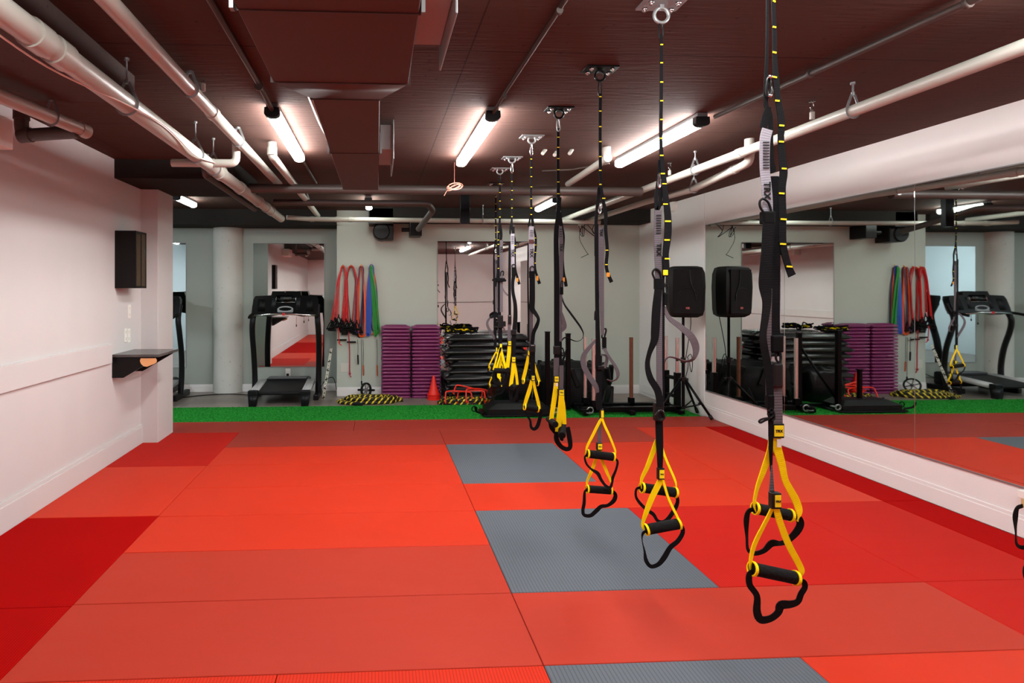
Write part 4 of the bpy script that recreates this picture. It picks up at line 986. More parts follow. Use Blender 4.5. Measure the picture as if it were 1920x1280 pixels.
    s.rib('foot_loop', BLACKW, [(1396, 1058), (1389, 1066), (1390, 1084), (1403, 1104), (1403, 1132), (1410, 1147), (1428, 1145), (1442, 1134), (1447, 1121), (1465, 1119), (1478, 1114), (1484, 1100), (1491, 1088), (1489, 1078), (1480, 1073)], [9, 11, 11, 11, 14, 14, 12, 13, 16, 13, 11, 9, 9, 9, 7], [10, 0, 0, 0, 0, 0, 0, 0, 0, 0, 0, 20, 10, 20, 40], -.034)
    return s
SG = strap_G(); SA = strap_A(); SB = strap_B(); SC_ = strap_C(); SD = strap_D(); SE = strap_E(); SF = strap_F()
def clone(root, dx, dy, lab):
    c = copy_tree(root); c.location = root.location + Vector((dx, dy, 0)); c['label'] = lab; return c
clone(SB.root, 1.215 - SB.X, 5.60 - SB.Y, 'farthest suspension trainer of the row, mostly hidden behind the one with the cross shaped bundle')
t = clone([o for o in bpy.data.objects if o.name.startswith('ceiling_anchor') and abs(o.location.y - SB.Y) < .01][0], 1.215 - SB.X, 5.60 - SB.Y, 'farthest ceiling plate with ring, beyond all others')
HX, HY = [v * 1.60 for v in ray(1974, CY)[:2]]
clone(SG.root, HX - SG.X, HY - SG.Y, 'suspension trainer at the right edge of the photo, only its black foot loop in view')
for ch in kids([o for o in bpy.data.objects if o.get('label', '').endswith('foot loop in view')][0]):
    if ch.name.startswith('foot_loop'): ch.location = (-.036, 0, -.03)
clone([o for o in bpy.data.objects if o.name.startswith('ceiling_anchor') and abs(o.location.y - SG.Y) < .01][0], HX - SG.X, HY - SG.Y, 'ceiling plate with ring outside the right edge of the photo')
# ================================================================= LEFT WALL FITTINGS
t = thing('wall_cabinet', 'narrow black wall cabinet with a glass front, high beside the white pillar', 'cabinet', (-2.1, 4.83, 1.43))
x0, x1, y0, y1, za, zb = XL, -2.016, 4.727, 4.94, 1.433, 1.915
b = MB(); b.box(x0, x1, y0, y0 + .014, za, zb, .002); b.box(x0, x1, y1 - .014, y1, za, zb, .002); b.box(x0, x1, y0 + .014, y1 - .014, za, za + .016, .002); b.box(x0, x1, y0 + .014, y1 - .014, zb - .016, zb, .002); b.box(x0, x0 + .01, y0 + .014, y1 - .014, za + .016, zb - .016)
b.build('body', mat('black_lacquer', (12, 9, 9), .35), t)
for k in range(3):
    b = MB(); b.box(x0 + .01, x1 - .02, y0 + .014, y1 - .014, za + .11 + k * .115, za + .122 + k * .115, .001); b.build('shelf', mat('brown_shelf', (96, 70, 44), .5), t)
b = MB(); b.box(x1 - .006, x1 - .002, y0 + .016, y1 - .016, za + .018, zb - .018)
gm = mat('smoked_glass', (130, 105, 78), .06); gm.node_tree.nodes['Principled BSDF'].inputs['Transmission Weight'].default_value = .75
o = b.build('glass_door', gm, t)
b = MB(); b.box(x1 - .006, x1 + .002, (y0 + y1) / 2 - .004, (y0 + y1) / 2 + .004, za + .018, zb - .018); b.box(x1 - .006, x1 + .001, y1 - .02, y1 - .014, za + .018, zb - .018); b.build('door_bar', BLACKP, o)
t = thing('wall_desk', 'small black wall shelf with a slanted side bracket and a bare wooden block', 'shelf', (-2.0, 4.88, .68))
b = MB(); b.box(XL, -1.80, 4.665, 5.10, .862, .884, .004); b.build('top_board', mat('scuffed_dark_top', (74, 70, 68), .25, var=.5, vscale=9), t)
for yy in (4.68, 5.06):
    b = MB(); b.prism([(XL, .862), (-1.84, .862), (-1.84, .845), (-2.10, .69), (XL, .69)], 'y', yy, yy + .02); b.build('bracket', mat('black_lacquer', (12, 9, 9)), t)
b = MB(); pr = [(-1.955, .852), (-1.835, .852), (-1.826, .835), (-1.828, .818), (-1.845, .805), (-1.905, .782), (-1.93, .785), (-1.952, .805), (-1.962, .83)]
b.prism(pr, 'y', 4.674, 4.681); b.build('wooden_block', mat('bare_wood', (236, 176, 118), .6, var=.1, vscale=14), t)
def plate(y0p, y1p, px0, px1, label, nm='wall_switch', grp=None, screws=True):
    a = atX(px0, y0p, XL); c = atX(px1, y1p, XL)
    t = thing(nm, label, 'switch' if 'switch' in nm else 'socket', (XL, (a.y + c.y) / 2, c.z), grp)
    b = MB(); b.box(XL, XL + .006, a.y, c.y, c.z, a.z, .002); b.build('cover', WHITEP, t)
    b = MB(); zc_ = (a.z + c.z) / 2; yc = (a.y + c.y) / 2
    for dz in (-.03, .03): b.box(XL + .006, XL + .009, yc - .012, yc + .012, zc_ + dz - .012, zc_ + dz + .012, .001)
    b.build('insert', mat('ivory_plastic', (222, 218, 204), .4), t)
plate(571, 596, 239.5, 244.5, 'white light switch plate above the double sockets beside the pillar')
plate(616, 641, 232.5, 237, 'left white socket plate above the black wall shelf', 'wall_socket')
plate(616, 641, 238.5, 243.5, 'right white socket plate above the black wall shelf', 'wall_socket')
a = atX(25, 203, -2.03)
b = MB(); b.box(XL, -2.03, a.y - .5, a.y, 2.20, 2.365, .006); tag(b.build('wall_box', WHITEP), 'white box high on the left wall at the left edge of the photo', 'box')
c = atX(1916, 920, XR - .02)
t = thing('wall_clip_holder', 'small white holder with a yellowish cup on the wall at the right edge', 'holder', (XR - .02, c.y - .02, c.z - .08))
b = MB(); b.box(XR - .05, XR, c.y - .06, c.y + .0, c.z - .035, c.z + .01, .004); b.build('bracket', WHITEP, t)
b = MB(); b.lathe((XR - .028, c.y - .03, c.z - .085), [(.014, 0), (.02, .01), (.022, .05)], 14); b.build('cup', mat('amber_cup', (214, 196, 130), .25), t)

# ================================================================= TREADMILL
def treadmill(x, y, label, cable=True):
    t = thing('treadmill', label, 'treadmill', (x, y, FZ), 'treadmills facing the alcove mirrors')
    dk = mat('treadmill_plastic', (20, 21, 24), .4, var=.08)
    rail = mat('silver_foot_rail', (205, 207, 208), .4, .3, var=.05)
    W = dict(world=False)
    slope = .09
    zt = lambda yy: .185 + (yy + .45) * slope
    b = MB(); b.loft([[(-.27, -.43, zt(-.43) - .05), (.27, -.43, zt(-.43) - .05), (.27, -.43, zt(-.43) - .012), (-.27, -.43, zt(-.43) - .012)], [(-.27, .2, zt(.2) - .05), (.27, .2, zt(.2) - .05), (.27, .2, zt(.2) - .012), (-.27, .2, zt(.2) - .012)]])
    b.tube([(-.27, -.43, zt(-.43) - .03), (.27, -.43, zt(-.43) - .03)], .022, 14)
    b.build('running_belt', mat('running_belt_rubber', (22, 22, 24), .5, var=.25, vscale=8), t, **W)
    for s_ in (-1, 1):
        xa, xb = (-.375, -.275) if s_ < 0 else (.275, .375)
        b = MB(); b.loft([[(xa, -.42, zt(-.42) - .055), (xb, -.42, zt(-.42) - .055), (xb, -.42, zt(-.42)), (xa, -.42, zt(-.42))], [(xa, .17, zt(.17) - .055), (xb, .17, zt(.17) - .055), (xb, .17, zt(.17)), (xa, .17, zt(.17))]])
        for k in range(5):
            q = xa + .014 + k * .018
            b.loft([[(q, -.41, zt(-.41)), (q + .008, -.41, zt(-.41)), (q + .008, -.41, zt(-.41) + .004), (q, -.41, zt(-.41) + .004)], [(q, .165, zt(.165)), (q + .008, .165, zt(.165)), (q + .008, .165, zt(.165) + .004), (q, .165, zt(.165) + .004)]])
        o = b.build('foot_rail', rail, t, **W); o['label'] = 'silver foot rail'
        b = MB(); b.box(xa - .012, xb + .014, -.49, -.41, .135, .198, .012); b.build('rear_cap', dk, t, **W)
        b = MB(); b.loft([[(xa + .004, -.49, 0), (xb - .01, -.49, 0), (xb - .01, -.42, 0), (xa + .004, -.42, 0)], [(xa - .008, -.487, .14), (xb + .01, -.487, .14), (xb + .01, -.415, .14), (xa - .008, -.415, .14)]]); b.build('rear_foot', dk, t, **W)
        b = MB(); b.box(s_ * .42 - .035, s_ * .42 + .035, -.12, .40, .0, .075, .012); b.lathe((s_ * .42 - .02, .38, .035), [(.03, 0), (.035, .006), (.035, .034), (.03, .04)], 16, 'x'); b.build('base_rail', BLACKP, t, **W)
        b = MB(); pts = [(s_ * .425, .10, .05), (s_ * .43, .13, .3), (s_ * .438, .10, .60), (s_ * .44, .02, .88), (s_ * .43, .0, 1.05), (s_ * .42, .06, 1.17), (s_ * .42, .10, 1.25)]
        b.tube(pts, .034, 14, sub=5, flat=1.35); b.build('upright', mat('charcoal_tube', (24, 24, 26), .35, .3), t, **W)
        b = MB(); b.tube([(s_ * .42, .06, 1.14), (s_ * .435, -.1, 1.12), (s_ * .43, -.20, 1.10)], .019, 12, sub=4); b.build('side_grip', FOAM, t, **W)
    b = MB(); b.box(-.30, .30, .16, .42, .05, .245, .03); b.build('motor_hood', dk, t, **W)
    b = MB(); b.box(-.26, .26, .15, .30, .243, .262, .008); o = b.build('hood_grille', mat('grey_grille', (88, 90, 92), .5, bump=.4, bscale=150), t, **W)
    # console: faces the runner, leaning back
    b = MB()
    prof = [(-.43, 1.12), (-.44, 1.20), (-.435, 1.33), (-.41, 1.375), (-.20, 1.385), (-.19, 1.44), (-.03, 1.44), (-.015, 1.425), (.015, 1.425), (.03, 1.44), (.19, 1.44), (.20, 1.385), (.41, 1.375), (.435, 1.33), (.44, 1.20), (.43, 1.12), (.22, 1.105), (.10, 1.13), (-.10, 1.13), (-.22, 1.105)]
    f = [b.bm.verts.new((p[0], -.02 + (p[1] - 1.1) * .35, p[1])) for p in prof]; g = [b.bm.verts.new((p[0] * .97, .09 + (p[1] - 1.1) * .35, p[1] - .01)) for p in prof]
    n = len(prof)
    for i in range(n): b.face([f[i], f[(i + 1) % n], g[(i + 1) % n], g[i]])
    b.face(f[::-1]); b.face(g); con = b.build('console', mat('console_black', (8, 8, 9), .3), t, **W)
    ys = lambda z, d=0: -.02 + (z - 1.1) * .35 - d
    def quad(nm, xa, xb, z0_, z1_, m_, d=.004, bev=0, par=None, lab=None):
        q = MB(); q.loft([[(xa, ys(z0_, d), z0_), (xb, ys(z0_, d), z0_), (xb, ys(z0_, -.004), z0_), (xa, ys(z0_, -.004), z0_)], [(xa, ys(z1_, d), z1_), (xb, ys(z1_, d), z1_), (xb, ys(z1_, -.004), z1_), (xa, ys(z1_, -.004), z1_)]])
        o = q.build(nm, m_, par or con, world=False)
        if lab: o['label'] = lab
        return o
    quad('display', -.075, .075, 1.325, 1.365, mat('lcd_grey', (48, 52, 52), .2), .008)
    quad('display_surround', -.13, .13, 1.295, 1.385, mat('display_black', (8, 8, 10), .15), .005)
    quad('display_trim', -.125, .125, 1.289, 1.295, STEEL, .008, lab='silver trim line')
    for s_ in (-1, 1):
        quad('display_trim', s_ * .13 - .003, s_ * .13 + .003, 1.30, 1.375, STEEL, .007, lab='silver trim line')
        quad('cup_holder', s_ * .32 - .05, s_ * .32 + .05, 1.17, 1.33, mat('recess_black', (9, 9, 10), .5), .003)
        quad('key_pad', s_ * .165 - .03, s_ * .165 + .03, 1.19, 1.35, mat('key_pad_dark', (28, 30, 34), .35, var=.4, vscale=60), .003)
    q = MB(); z_ = 1.20
    ring = [(.095 * math.cos(a), ys(z_ + .03 * math.sin(a), .010), z_ + .032 * math.sin(a)) for a in [2 * math.pi * k / 24 for k in range(24)]]
    q.tube(ring, .010, 8, closed=True); q.box(-.105, -.085, ys(1.19, .012), ys(1.19), 1.165, 1.21, .003); q.box(.085, .105, ys(1.19, .012), ys(1.19), 1.165, 1.21, .003); q.box(-.10, .10, ys(1.16, .012), ys(1.16), 1.157, 1.172, .003)
    q.build('fan_ring', mat('grey_fan_plastic', (150, 156, 160), .4), con, world=False)['label'] = 'grey oval fan surround'
    q = MB(); q.tube([(-.42, -.03, 1.115), (-.3, -.09, 1.125), (-.12, -.12, 1.14), (.12, -.12, 1.14), (.3, -.09, 1.125), (.42, -.03, 1.115)], .014, 12, sub=5); q.build('handlebar', STEEL, t, **W)['label'] = 'polished handlebar'
    q = MB(); q.box(-.018, .018, -.145, -.118, 1.122, 1.155, .005); q.build('safety_key', mat('red_key', (205, 28, 34), .4), t, **W)['label'] = 'red safety key'
    for xx, L in ((.16, .11), (.26, .06)):
        q = MB(); q.tube([(xx, -.08, 1.11), (xx, -.08, 1.11 - L)], .002, 6); q.box(xx - .006, xx + .006, -.086, -.074, 1.11 - L - .03, 1.11 - L, .002); q.build('safety_cord', CORD, t, **W)
    return t
T1 = treadmill(-1.225, 7.45, 'black treadmill standing before the alcove mirror, right of the round column')
T2 = copy_tree(T1); T2.location = (-3.06, 7.45, FZ); T2['label'] = 'black treadmill at the left, mostly hidden behind the white pillar'
b = MB(); b.tube([(-2.62, 7.55, FZ + .01), (-2.4, 7.72, FZ + .008), (-2.1, 7.80, FZ + .008), (-1.9, 7.76, FZ + .008), (-1.75, 7.70, FZ + .012), (-1.62, 7.66, FZ + .03)], .006, 8, sub=6)
tag(b.build('power_cable', CORD), 'black power cable on the wooden floor before the round column', 'cable')
b = MB(); b.tube([(-.79, 7.6, FZ + .012), (-.76, 7.64, .1), (-.70, 7.74, .17), (-.63, 7.85, .18), (-.6, 7.95, .10), (-.58, 7.98, -.02)], .005, 8, sub=6)
tag(b.build('power_cable', CORD), 'black cable rising behind the striped ladder beside the middle treadmill', 'cable')
t = thing('wall_socket', 'small socket on the wall below the mirror behind the middle treadmill', 'socket', (-1.28, YA, .2))
b = MB(); b.box(-1.315, -1.245, YA - .008, YA, .17, .285, .002); b.build('cover', WHITEP, t)
b = MB(); b.box(-1.30, -1.265, YA - .03, YA - .008, .18, .215, .004); b.build('plug', BLACKP, t)
b = MB(); b.box(-.50, -.385, YB - .006, YB - .0005, .29, .41, .002); tag(b.build('cover_plate', mat('wall_plate', (206, 208, 200), .5)), 'square painted cover plate low on the back wall below the bands', 'plate')
# striped ladder leaning in the corner
t = thing('agility_ladder', 'folded black and white agility ladder leaning in the corner left of the bands', 'ladder', (-.66, 7.5, FZ))
P0 = Vector((-.715, 7.40, FZ)); P1 = Vector((-.625, 7.60, .62)); d = P1 - P0
for s_ in (-1, 1):
    b = MB(); b.tube([P0 + Vector((s_ * .014, 0, 0)), P1 + Vector((s_ * .010, 0, 0))], .005, 8); b.build('strap', mat('ladder_white', (226, 222, 205), .5), t)
for k in range(17):
    p = P0 + d * ((k + .5) / 17); q = MB(); q.box(-.019, .019, -.007, .007, -.005, .008, .002, Matrix.Translation(p) @ Matrix.Rotation(.5 if k % 2 else -.4, 4, 'Y')); q.build('rung', mat('ladder_white', (226, 222, 205)) if k % 3 else CORD, t)

# ================================================================= BANDS ON HOOKS
HK = [(643, 500), (658.5, 500), (677.5, 499), (696.5, 498)]
HL = ['leftmost', 'second from the left', 'third from the left', 'rightmost']
hooks = []
for k, (px, py) in enumerate(HK):
    p = atY(px, py, YB - .03); hooks.append(p)
    b = MB(); b.tube([(p.x, YB, p.z + .02), (p.x, YB - .01, p.z + .03), (p.x, YB - .035, p.z - .012), (p.x, YB - .065, p.z - .014), (p.x, YB - .07, p.z + .012)], .0035, 8, sub=4)
    b.lathe((p.x, YB - .004, p.z + .02), [(.009, 0), (.009, .004)], 12, 'y')
    tag(b.build('wall_hook', mat('brass_hook', (222, 160, 80), .35, .7)), 'brass wall hook, %s of the four holding the bands' % HL[k], 'hook', 'hooks for the bands')
random.seed(11)
def tubeband(h, i, n, xl, xr, zl, zr, m_, label, grp, r=.0052, handles=True, spread=1.0, top=.026):
    """elastic tube over a hook with a grip on each end"""
    off = (i / max(1, n - 1) - .5) if n > 1 else 0
    hy = YB - .030 - .006 * i % .03; hy = YB - .018 - (i % 5) * .010
    W_ = top + .006 * (i % 3)
    z0_ = h.z - .004 + (i % 3) * .006
    t = thing('resistance_tube', label, 'resistance band', (h.x, hy, z0_), grp)
    L = Vector((xl, hy - .012 * (i % 3), zl)); R = Vector((xr, hy - .010 * ((i + 1) % 3), zr))
    pts = [L, Vector((h.x - W_ * 1.25 + (L.x - h.x) * .30, hy, z0_ - .26)), Vector((h.x - W_, hy, z0_ - .07)), Vector((h.x - W_ * .6, hy, z0_ - .012)), Vector((h.x, hy, z0_ + .008)), Vector((h.x + W_ * .6, hy, z0_ - .012)), Vector((h.x + W_, hy, z0_ - .07)), Vector((h.x + W_ * 1.25 + (R.x - h.x) * .30, hy, z0_ - .26)), R]
    MB().tube(pts, r, 8, sub=5).build('tube', m_, t)
    if handles:
        for q, w in ((L, pts[1]), (R, pts[-2])):
            d = (q - w).normalized(); a = random.uniform(-.5, .5); u = Vector((math.cos(a), 0.25 * math.sin(a), math.sin(a) * .4)).normalized()
            g = MB(); e = q + d * .085
            g.ribbon([q, q + d * .03 + u * .018, e + u * .034, e + u * .034 + d * .012], .014, .0025, 0); g.ribbon([q, q + d * .03 - u * .018, e - u * .034, e - u * .034 + d * .012], .014, .0025, 0)
            g.cyl(q - d * .03, q + d * .005, .008, 8); g.cyl(e - u * .045 + d * .01, e + u * .045 + d * .01, .0125, 12)
            g.build('grip', FOAM, t)
    return t
redm = mat('red_rubber_tube', (214, 16, 22), .35, var=.1); dredm = mat('dark_red_rubber_tube', (140, 22, 26), .4, var=.1)
for k in range(7):
    h = hooks[0]; tubeband(h, k, 7, h.x - .165 + k * .018, h.x - .02 + k * .016, .98 - .02 * (k % 3) + .012 * k, 1.0 - .03 * (k % 4), redm, 'red resistance tube with black grips hanging in the leftmost bundle', 'red tubes on the leftmost hook')
for k in range(7):
    h = hooks[1]; tubeband(h, k, 7, h.x - .13 + k * .02, h.x + .01 + k * .017, 1.0 - .03 * (k % 3), .98 - .025 * (k % 4), redm if k % 3 else dredm, 'red resistance tube hanging in the second bundle from the left', 'red tubes on the second hook', top=.04)
def loopband(h, i, w, m_, zbot, label, dx=0.0, wt=.02, grp=None, ang=60, topw=.028):
    y = YB - .02 - i * .012; z0_ = h.z + .004 - i * .003
    t = MB(); pts = [(h.x, y, z0_), (h.x + topw * .8, y, z0_ - .02), (h.x + topw, y, z0_ - .09), (h.x + topw * 1.1 + dx * .45 + wt * .5, y - .004, z0_ - .35), (h.x + dx + wt * 1.5, y - .006, zbot + .08), (h.x + dx + wt * .8, y - .008, zbot), (h.x + dx - wt * .8, y - .008, zbot + .002), (h.x + dx - wt * 1.5, y - .006, zbot + .09), (h.x - topw * 1.1 + dx * .45 - wt * .5, y - .004, z0_ - .35), (h.x - topw, y, z0_ - .09), (h.x - topw * .8, y, z0_ - .02)]
    t.ribbon(pts, w, .003, ang, sub=5, closed=True)
    return tag(t.build('loop_band', m_), label, 'resistance band', grp)
orm = mat('orange_latex', (226, 84, 28), .4, var=.08); blm = mat('blue_latex', (24, 74, 168), .35, var=.08); grm = mat('green_latex', (18, 138, 44), .38, var=.08); pum = mat('dark_plum_latex', (58, 30, 62), .4, var=.1); nvm = mat('navy_latex', (34, 38, 92), .4)
h = hooks[2]
loopband(h, 0, .020, pum, .78, 'dark plum loop band, rear one on the third hook', -.03, .02, ang=20)
loopband(h, 1, .012, dredm, .80, 'dark red loop band on the third hook', .0, .016, ang=30)
loopband(h, 2, .026, orm, .79, 'flat orange loop band on the third hook', .005, .034, ang=15, topw=.022)
loopband(h, 3, .012, nvm, .84, 'navy loop band on the third hook', -.05, .02, ang=20)
h = hooks[3]
loopband(h, 0, .014, nvm, .86, 'navy loop band behind the green ones on the rightmost hook', .045, .03, ang=15, topw=.034)
loopband(h, 1, .013, orm, .82, 'narrow orange loop band on the rightmost hook', -.005, .05, ang=20, topw=.034)
loopband(h, 2, .045, blm, .81, 'wide blue loop band on the rightmost hook', -.045, .012, ang=5, topw=.014)
loopband(h, 3, .028, grm, .80, 'green loop band on the rightmost hook, left one', .055, .010, ang=10, topw=.008)
loopband(h, 4, .022, grm, .83, 'green loop band on the rightmost hook, right one', .085, .012, ang=15, topw=.012)
# things dangling from the bundles
def skip(px, ytop, yb0, yb1, label, m_=CORD, hm=None, r=.003, wd=.011):
    p = atY(px, ytop, YB - .06); q = atY(px + .5, yb0, YB - .06); e = atY(px + 1.2, yb1, YB - .06)
    t = thing('skipping_rope', label, 'skipping rope', tuple(p), 'skipping ropes below the bands')
    MB().tube([p, (p + q) / 2 + Vector((.003, 0, 0)), q], r, 8, sub=4).build('rope', m_, t)
    MB().tube([q, q + (e - q) * .1, q + (e - q) * .8, e], wd, 12, rs=[wd * .7, wd, wd * .95, wd * .7]).build('handle', hm or FOAM, t)
wh = mat('orange_wood_handle', (186, 84, 36), .45, var=.1)
skip(670.5, 636, 665, 683, 'skipping rope with a short black handle below the bands')
skip(680.5, 636, 684, 704, 'skipping rope with an orange wooden handle below the third hook', hm=wh)
skip(706.5, 636, 684, 705, 'skipping rope with an orange wooden handle, rightmost below the bands', hm=wh)
skip(677.3, 636, 714, 722, 'long black cord ending in a black grip above the exercise wheel', wd=.010)
p = atY(653.5, 618, YB - .05); b = MB(); e = atY(656, 700, YB - .05)
b.tube([p, p * .5 + e * .5 + Vector((.006, 0, 0)), e, e + Vector((.02, 0, -.05))], .0075, 8, sub=4); b.ball(e + Vector((0, -.004, .0)), .017)
tag(b.build('knotted_tube', mat('crimson_tube', (176, 24, 44), .4)), 'crimson tube with a knot near its end hanging below the red bands', 'resistance band')
p = atY(634, 612, YB - .07); b = MB(); e = atY(636, 642, YB - .07); b.tube([p, e, e + Vector((.035, 0, -.035))], .0065, 8, sub=3); b.ball(e, .014); 
tag(b.build('knotted_tube', redm), 'short red tube end with a knot at the left below the red bands', 'resistance band')
for px, py, w in ((641, 637, 18), (659, 641, 17)):
    p = atY(px, py, YB - .045); b = MB(); b.box(p.x - w * .0036, p.x + w * .0036, p.y - .012, p.y + .012, p.z - .01, p.z + .01, .005)
    tag(b.build('foam_bar', FOAM), 'short black foam bar hanging level under the %s red bundle' % ('first' if px == 641 else 'second'), 'bar')
# exercise wheel
t = thing('exercise_wheel', 'black exercise wheel with grips standing on the coiled rope against the back wall', 'exercise wheel', (-.14, 7.45, FZ))
c = Vector((-.145, 7.42, .075)); ax = Vector((.75, -.66, .10)).normalized()
def disc(c, ax, R, w, nm, m_, par, hub=.3):
    b = MB(); q = ax.orthogonal().normalized(); q2 = ax.cross(q); rings = []
    prof = [(R * .86, -w), (R, -w * .7), (R, w * .7), (R * .86, w), (R * .78, w * .6), (R * .78, -w * .6)]
    rings = [[c + ax * h_ + (q * math.cos(a) + q2 * math.sin(a)) * r_ for r_, h_ in prof] for a in [2 * math.pi * k / 28 for k in range(28)]]
    R_ = [[b.bm.verts.new(p) for p in ring] for ring in rings]
    for i in range(28):
        A, B = R_[i], R_[(i + 1) % 28]
        for k in range(6): b.face([A[k], A[(k + 1) % 6], B[(k + 1) % 6], B[k]])
    return b.build(nm, m_, par), q, q2
w_, q, q2 = disc(c, ax, .10, .018, 'tyre', RUBBER, t)
b = MB(); b.cyl(c - ax * .012, c + ax * .012, .028, 16)
for k in range(6):
    a = 2 * math.pi * k / 6; b.tube([c + (q * math.cos(a) + q2 * math.sin(a)) * .02, c + (q * math.cos(a) + q2 * math.sin(a)) * .08], .008, 8)
b.build('spokes', mat('grey_spokes', (110, 112, 114), .4), t)
b = MB(); b.cyl(c - ax * .15, c + ax * .15, .007, 10); b.build('axle', STEEL, t)
for s_ in (-1, 1):
    b = MB(); b.tube([c + ax * s_ * .05, c + ax * s_ * .06, c + ax * s_ * .14, c + ax * s_ * .15], .015, 12, rs=[.011, .015, .015, .012]); b.build('grip', FOAM, t)

# ================================================================= BATTLE ROPES, CONE, HURDLES
ROPE = mat_spiral('black_yellow_rope', (20, 20, 16), (232, 208, 40), 13.0, .70)
def coil(cx, cy, rx, ry, turns, r, label, tail, grp='coiled battle ropes'):
    pts = []; n = 26
    for L in range(2):
        for i in range(int(turns * n)):
            u = i / (turns * n); a = 2 * math.pi * i / n + L * .6
            f = (1 - u * .62) if L == 0 else (.40 + u * .42)
            z = FZ + r + (0 if L == 0 else r * 1.75) + .004 * math.sin(a * 3)
            pts.append(Vector((cx + rx * f * math.cos(a), cy + ry * f * math.sin(a), z)))
    t = thing('battle_rope', label, 'rope', (cx, cy, FZ), grp)
    tl = [Vector(p) for p in tail]
    MB().tube(tl + pts, r, 12).build('rope', ROPE, t)
    d = (tl[0] - tl[1]).normalized(); b = MB(); b.tube([tl[0] + d * .10, tl[0] + d * .09, tl[0] - d * .02], r * 1.1, 14, rs=[r * .7, r * 1.15, r * 1.15]); b.build('end_sleeve', RUBBER, t)
coil(-.08, 7.20, .42, .20, 3, .021, 'coiled black and yellow rope on the wood floor in front of the bands', [(-.27, 6.98, FZ + .021), (-.36, 7.03, FZ + .021), (-.46, 7.08, FZ + .021), (-.50, 7.16, FZ + .021), (.20, 7.2, FZ + .021)][:4] + [(-.42, 7.27, FZ + .021)])
coil(1.12, 7.02, .36, .15, 3, .021, 'coiled black and yellow rope under the red hurdles', [(.86, 6.90, FZ + .021), (.82, 6.95, FZ + .021), (.79, 7.02, FZ + .021), (.85, 7.10, FZ + .021)])
# cone stack
cx, cy = .755, 7.33; t = thing('training_cone', 'red training cones stacked in front of the right purple step stack', 'cone', (cx, cy, FZ))
cm = mat('cone_red', (248, 40, 24), .45, var=.04)
for k in range(3):
    z = FZ + k * .028; b = MB(); b.lathe((cx, cy, z), [(.086, 0), (.088, .012), (.078, .018), (.066, .05), (.05, .10), (.014, .255), (.010, .262)] if k == 2 else [(.086, 0), (.088, .012), (.078, .018), (.069, .05), (.066, .055)], 28)
    b.build('cone_shell', cm, t)
# red mini hurdles lying in a heap
hm = mat('hurdle_red', (240, 44, 22), .4, var=.03)
hs = [(1.03, 6.90, .03, .34, .16, .1, 8), (1.18, 6.86, .05, .34, .17, -.25, -10), (1.27, 6.93, .04, .32, .17, .35, 14), (1.15, 7.0, .10, .36, .12, .05, 30)]
hn = ['leftmost', 'front', 'rightmost', 'uppermost, tilted']
for k, (x, y, z, w, hh, rz, tl) in enumerate(hs):
    t = thing('mini_hurdle', 'small red tube hurdle in the heap on the coiled rope, %s one' % hn[k], 'hurdle', (x, y, z - .04 + FZ + .03), 'red mini hurdles in a heap', rz)
    t.rotation_euler = (math.radians(-30 + tl), math.radians(tl * .5), rz)
    b = MB(); b.tube([(-w / 2, 0, .0), (-w / 2, 0, hh * .7), (-w / 2 + .04, 0, hh), (w / 2 - .04, 0, hh), (w / 2, 0, hh * .7), (w / 2, 0, 0)], .0095, 10, sub=4); b.build('arch', hm, t, world=False)
    for s_ in (-1, 1):
        b = MB(); b.tube([(s_ * w / 2, -.08, .0), (s_ * w / 2, .08, .0)], .0095, 10); b.build('foot', hm, t, world=False)
        b = MB(); b.tube([(s_ * w / 2, -.095, .0), (s_ * w / 2, -.075, .0)], .012, 10); b.build('foot_cap', RUBBER, t, world=False)

# ================================================================= STEP STACKS
def rrect(x0, x1, y0, y1, r, z, n=5):
    out = []
    for cx_, cy_, a0 in ((x1 - r, y1 - r, 0), (x0 + r, y1 - r, 90), (x0 + r, y0 + r, 180), (x1 - r, y0 + r, 270)):
        for k in range(n + 1):
            a = math.radians(a0 + 90 * k / n); out.append((cx_ + r * math.cos(a), cy_ + r * math.sin(a), z))
    return out
def purple_step():
    b = MB(); w, d = .198, .092; R = []
    for z, i_ in ((0, .006), (.004, .0), (.020, -.001), (.027, .003), (.031, .010), (.034, .030), (.046, .050), (.049, .056)):
        R.append(rrect(-w + i_, w - i_, -d + i_ * .6, d - i_ * .6, .028, z))
    b.loft(R)
    for k in range(3): b.box(-.10, .10, -.04 + k * .032, -.026 + k * .032, .0485, .0500, .001)
    return b.build('aerobic_step', PURPLE, origin=(0, 0, 0))
ps = purple_step(); pitch = .0468
for s_i, (sx, side) in enumerate(((.255, 'left'), (.668, 'right'))):
    for k in range(21):
        o = ps if (s_i == 0 and k == 0) else ps.copy()
        if o is not ps: COL.objects.link(o)
        o.location = (sx + random.uniform(-.002, .002), 7.50 + random.uniform(-.002, .002), FZ + k * pitch)
        tag(o, 'purple plastic aerobic step, %s from the bottom of the %s stack' % (ORD[k], side) if 0 < k < 20 else 'purple plastic aerobic step, %s of the %s stack' % (ORD[k], side), 'aerobic step', 'purple aerobic steps in two tall stacks')
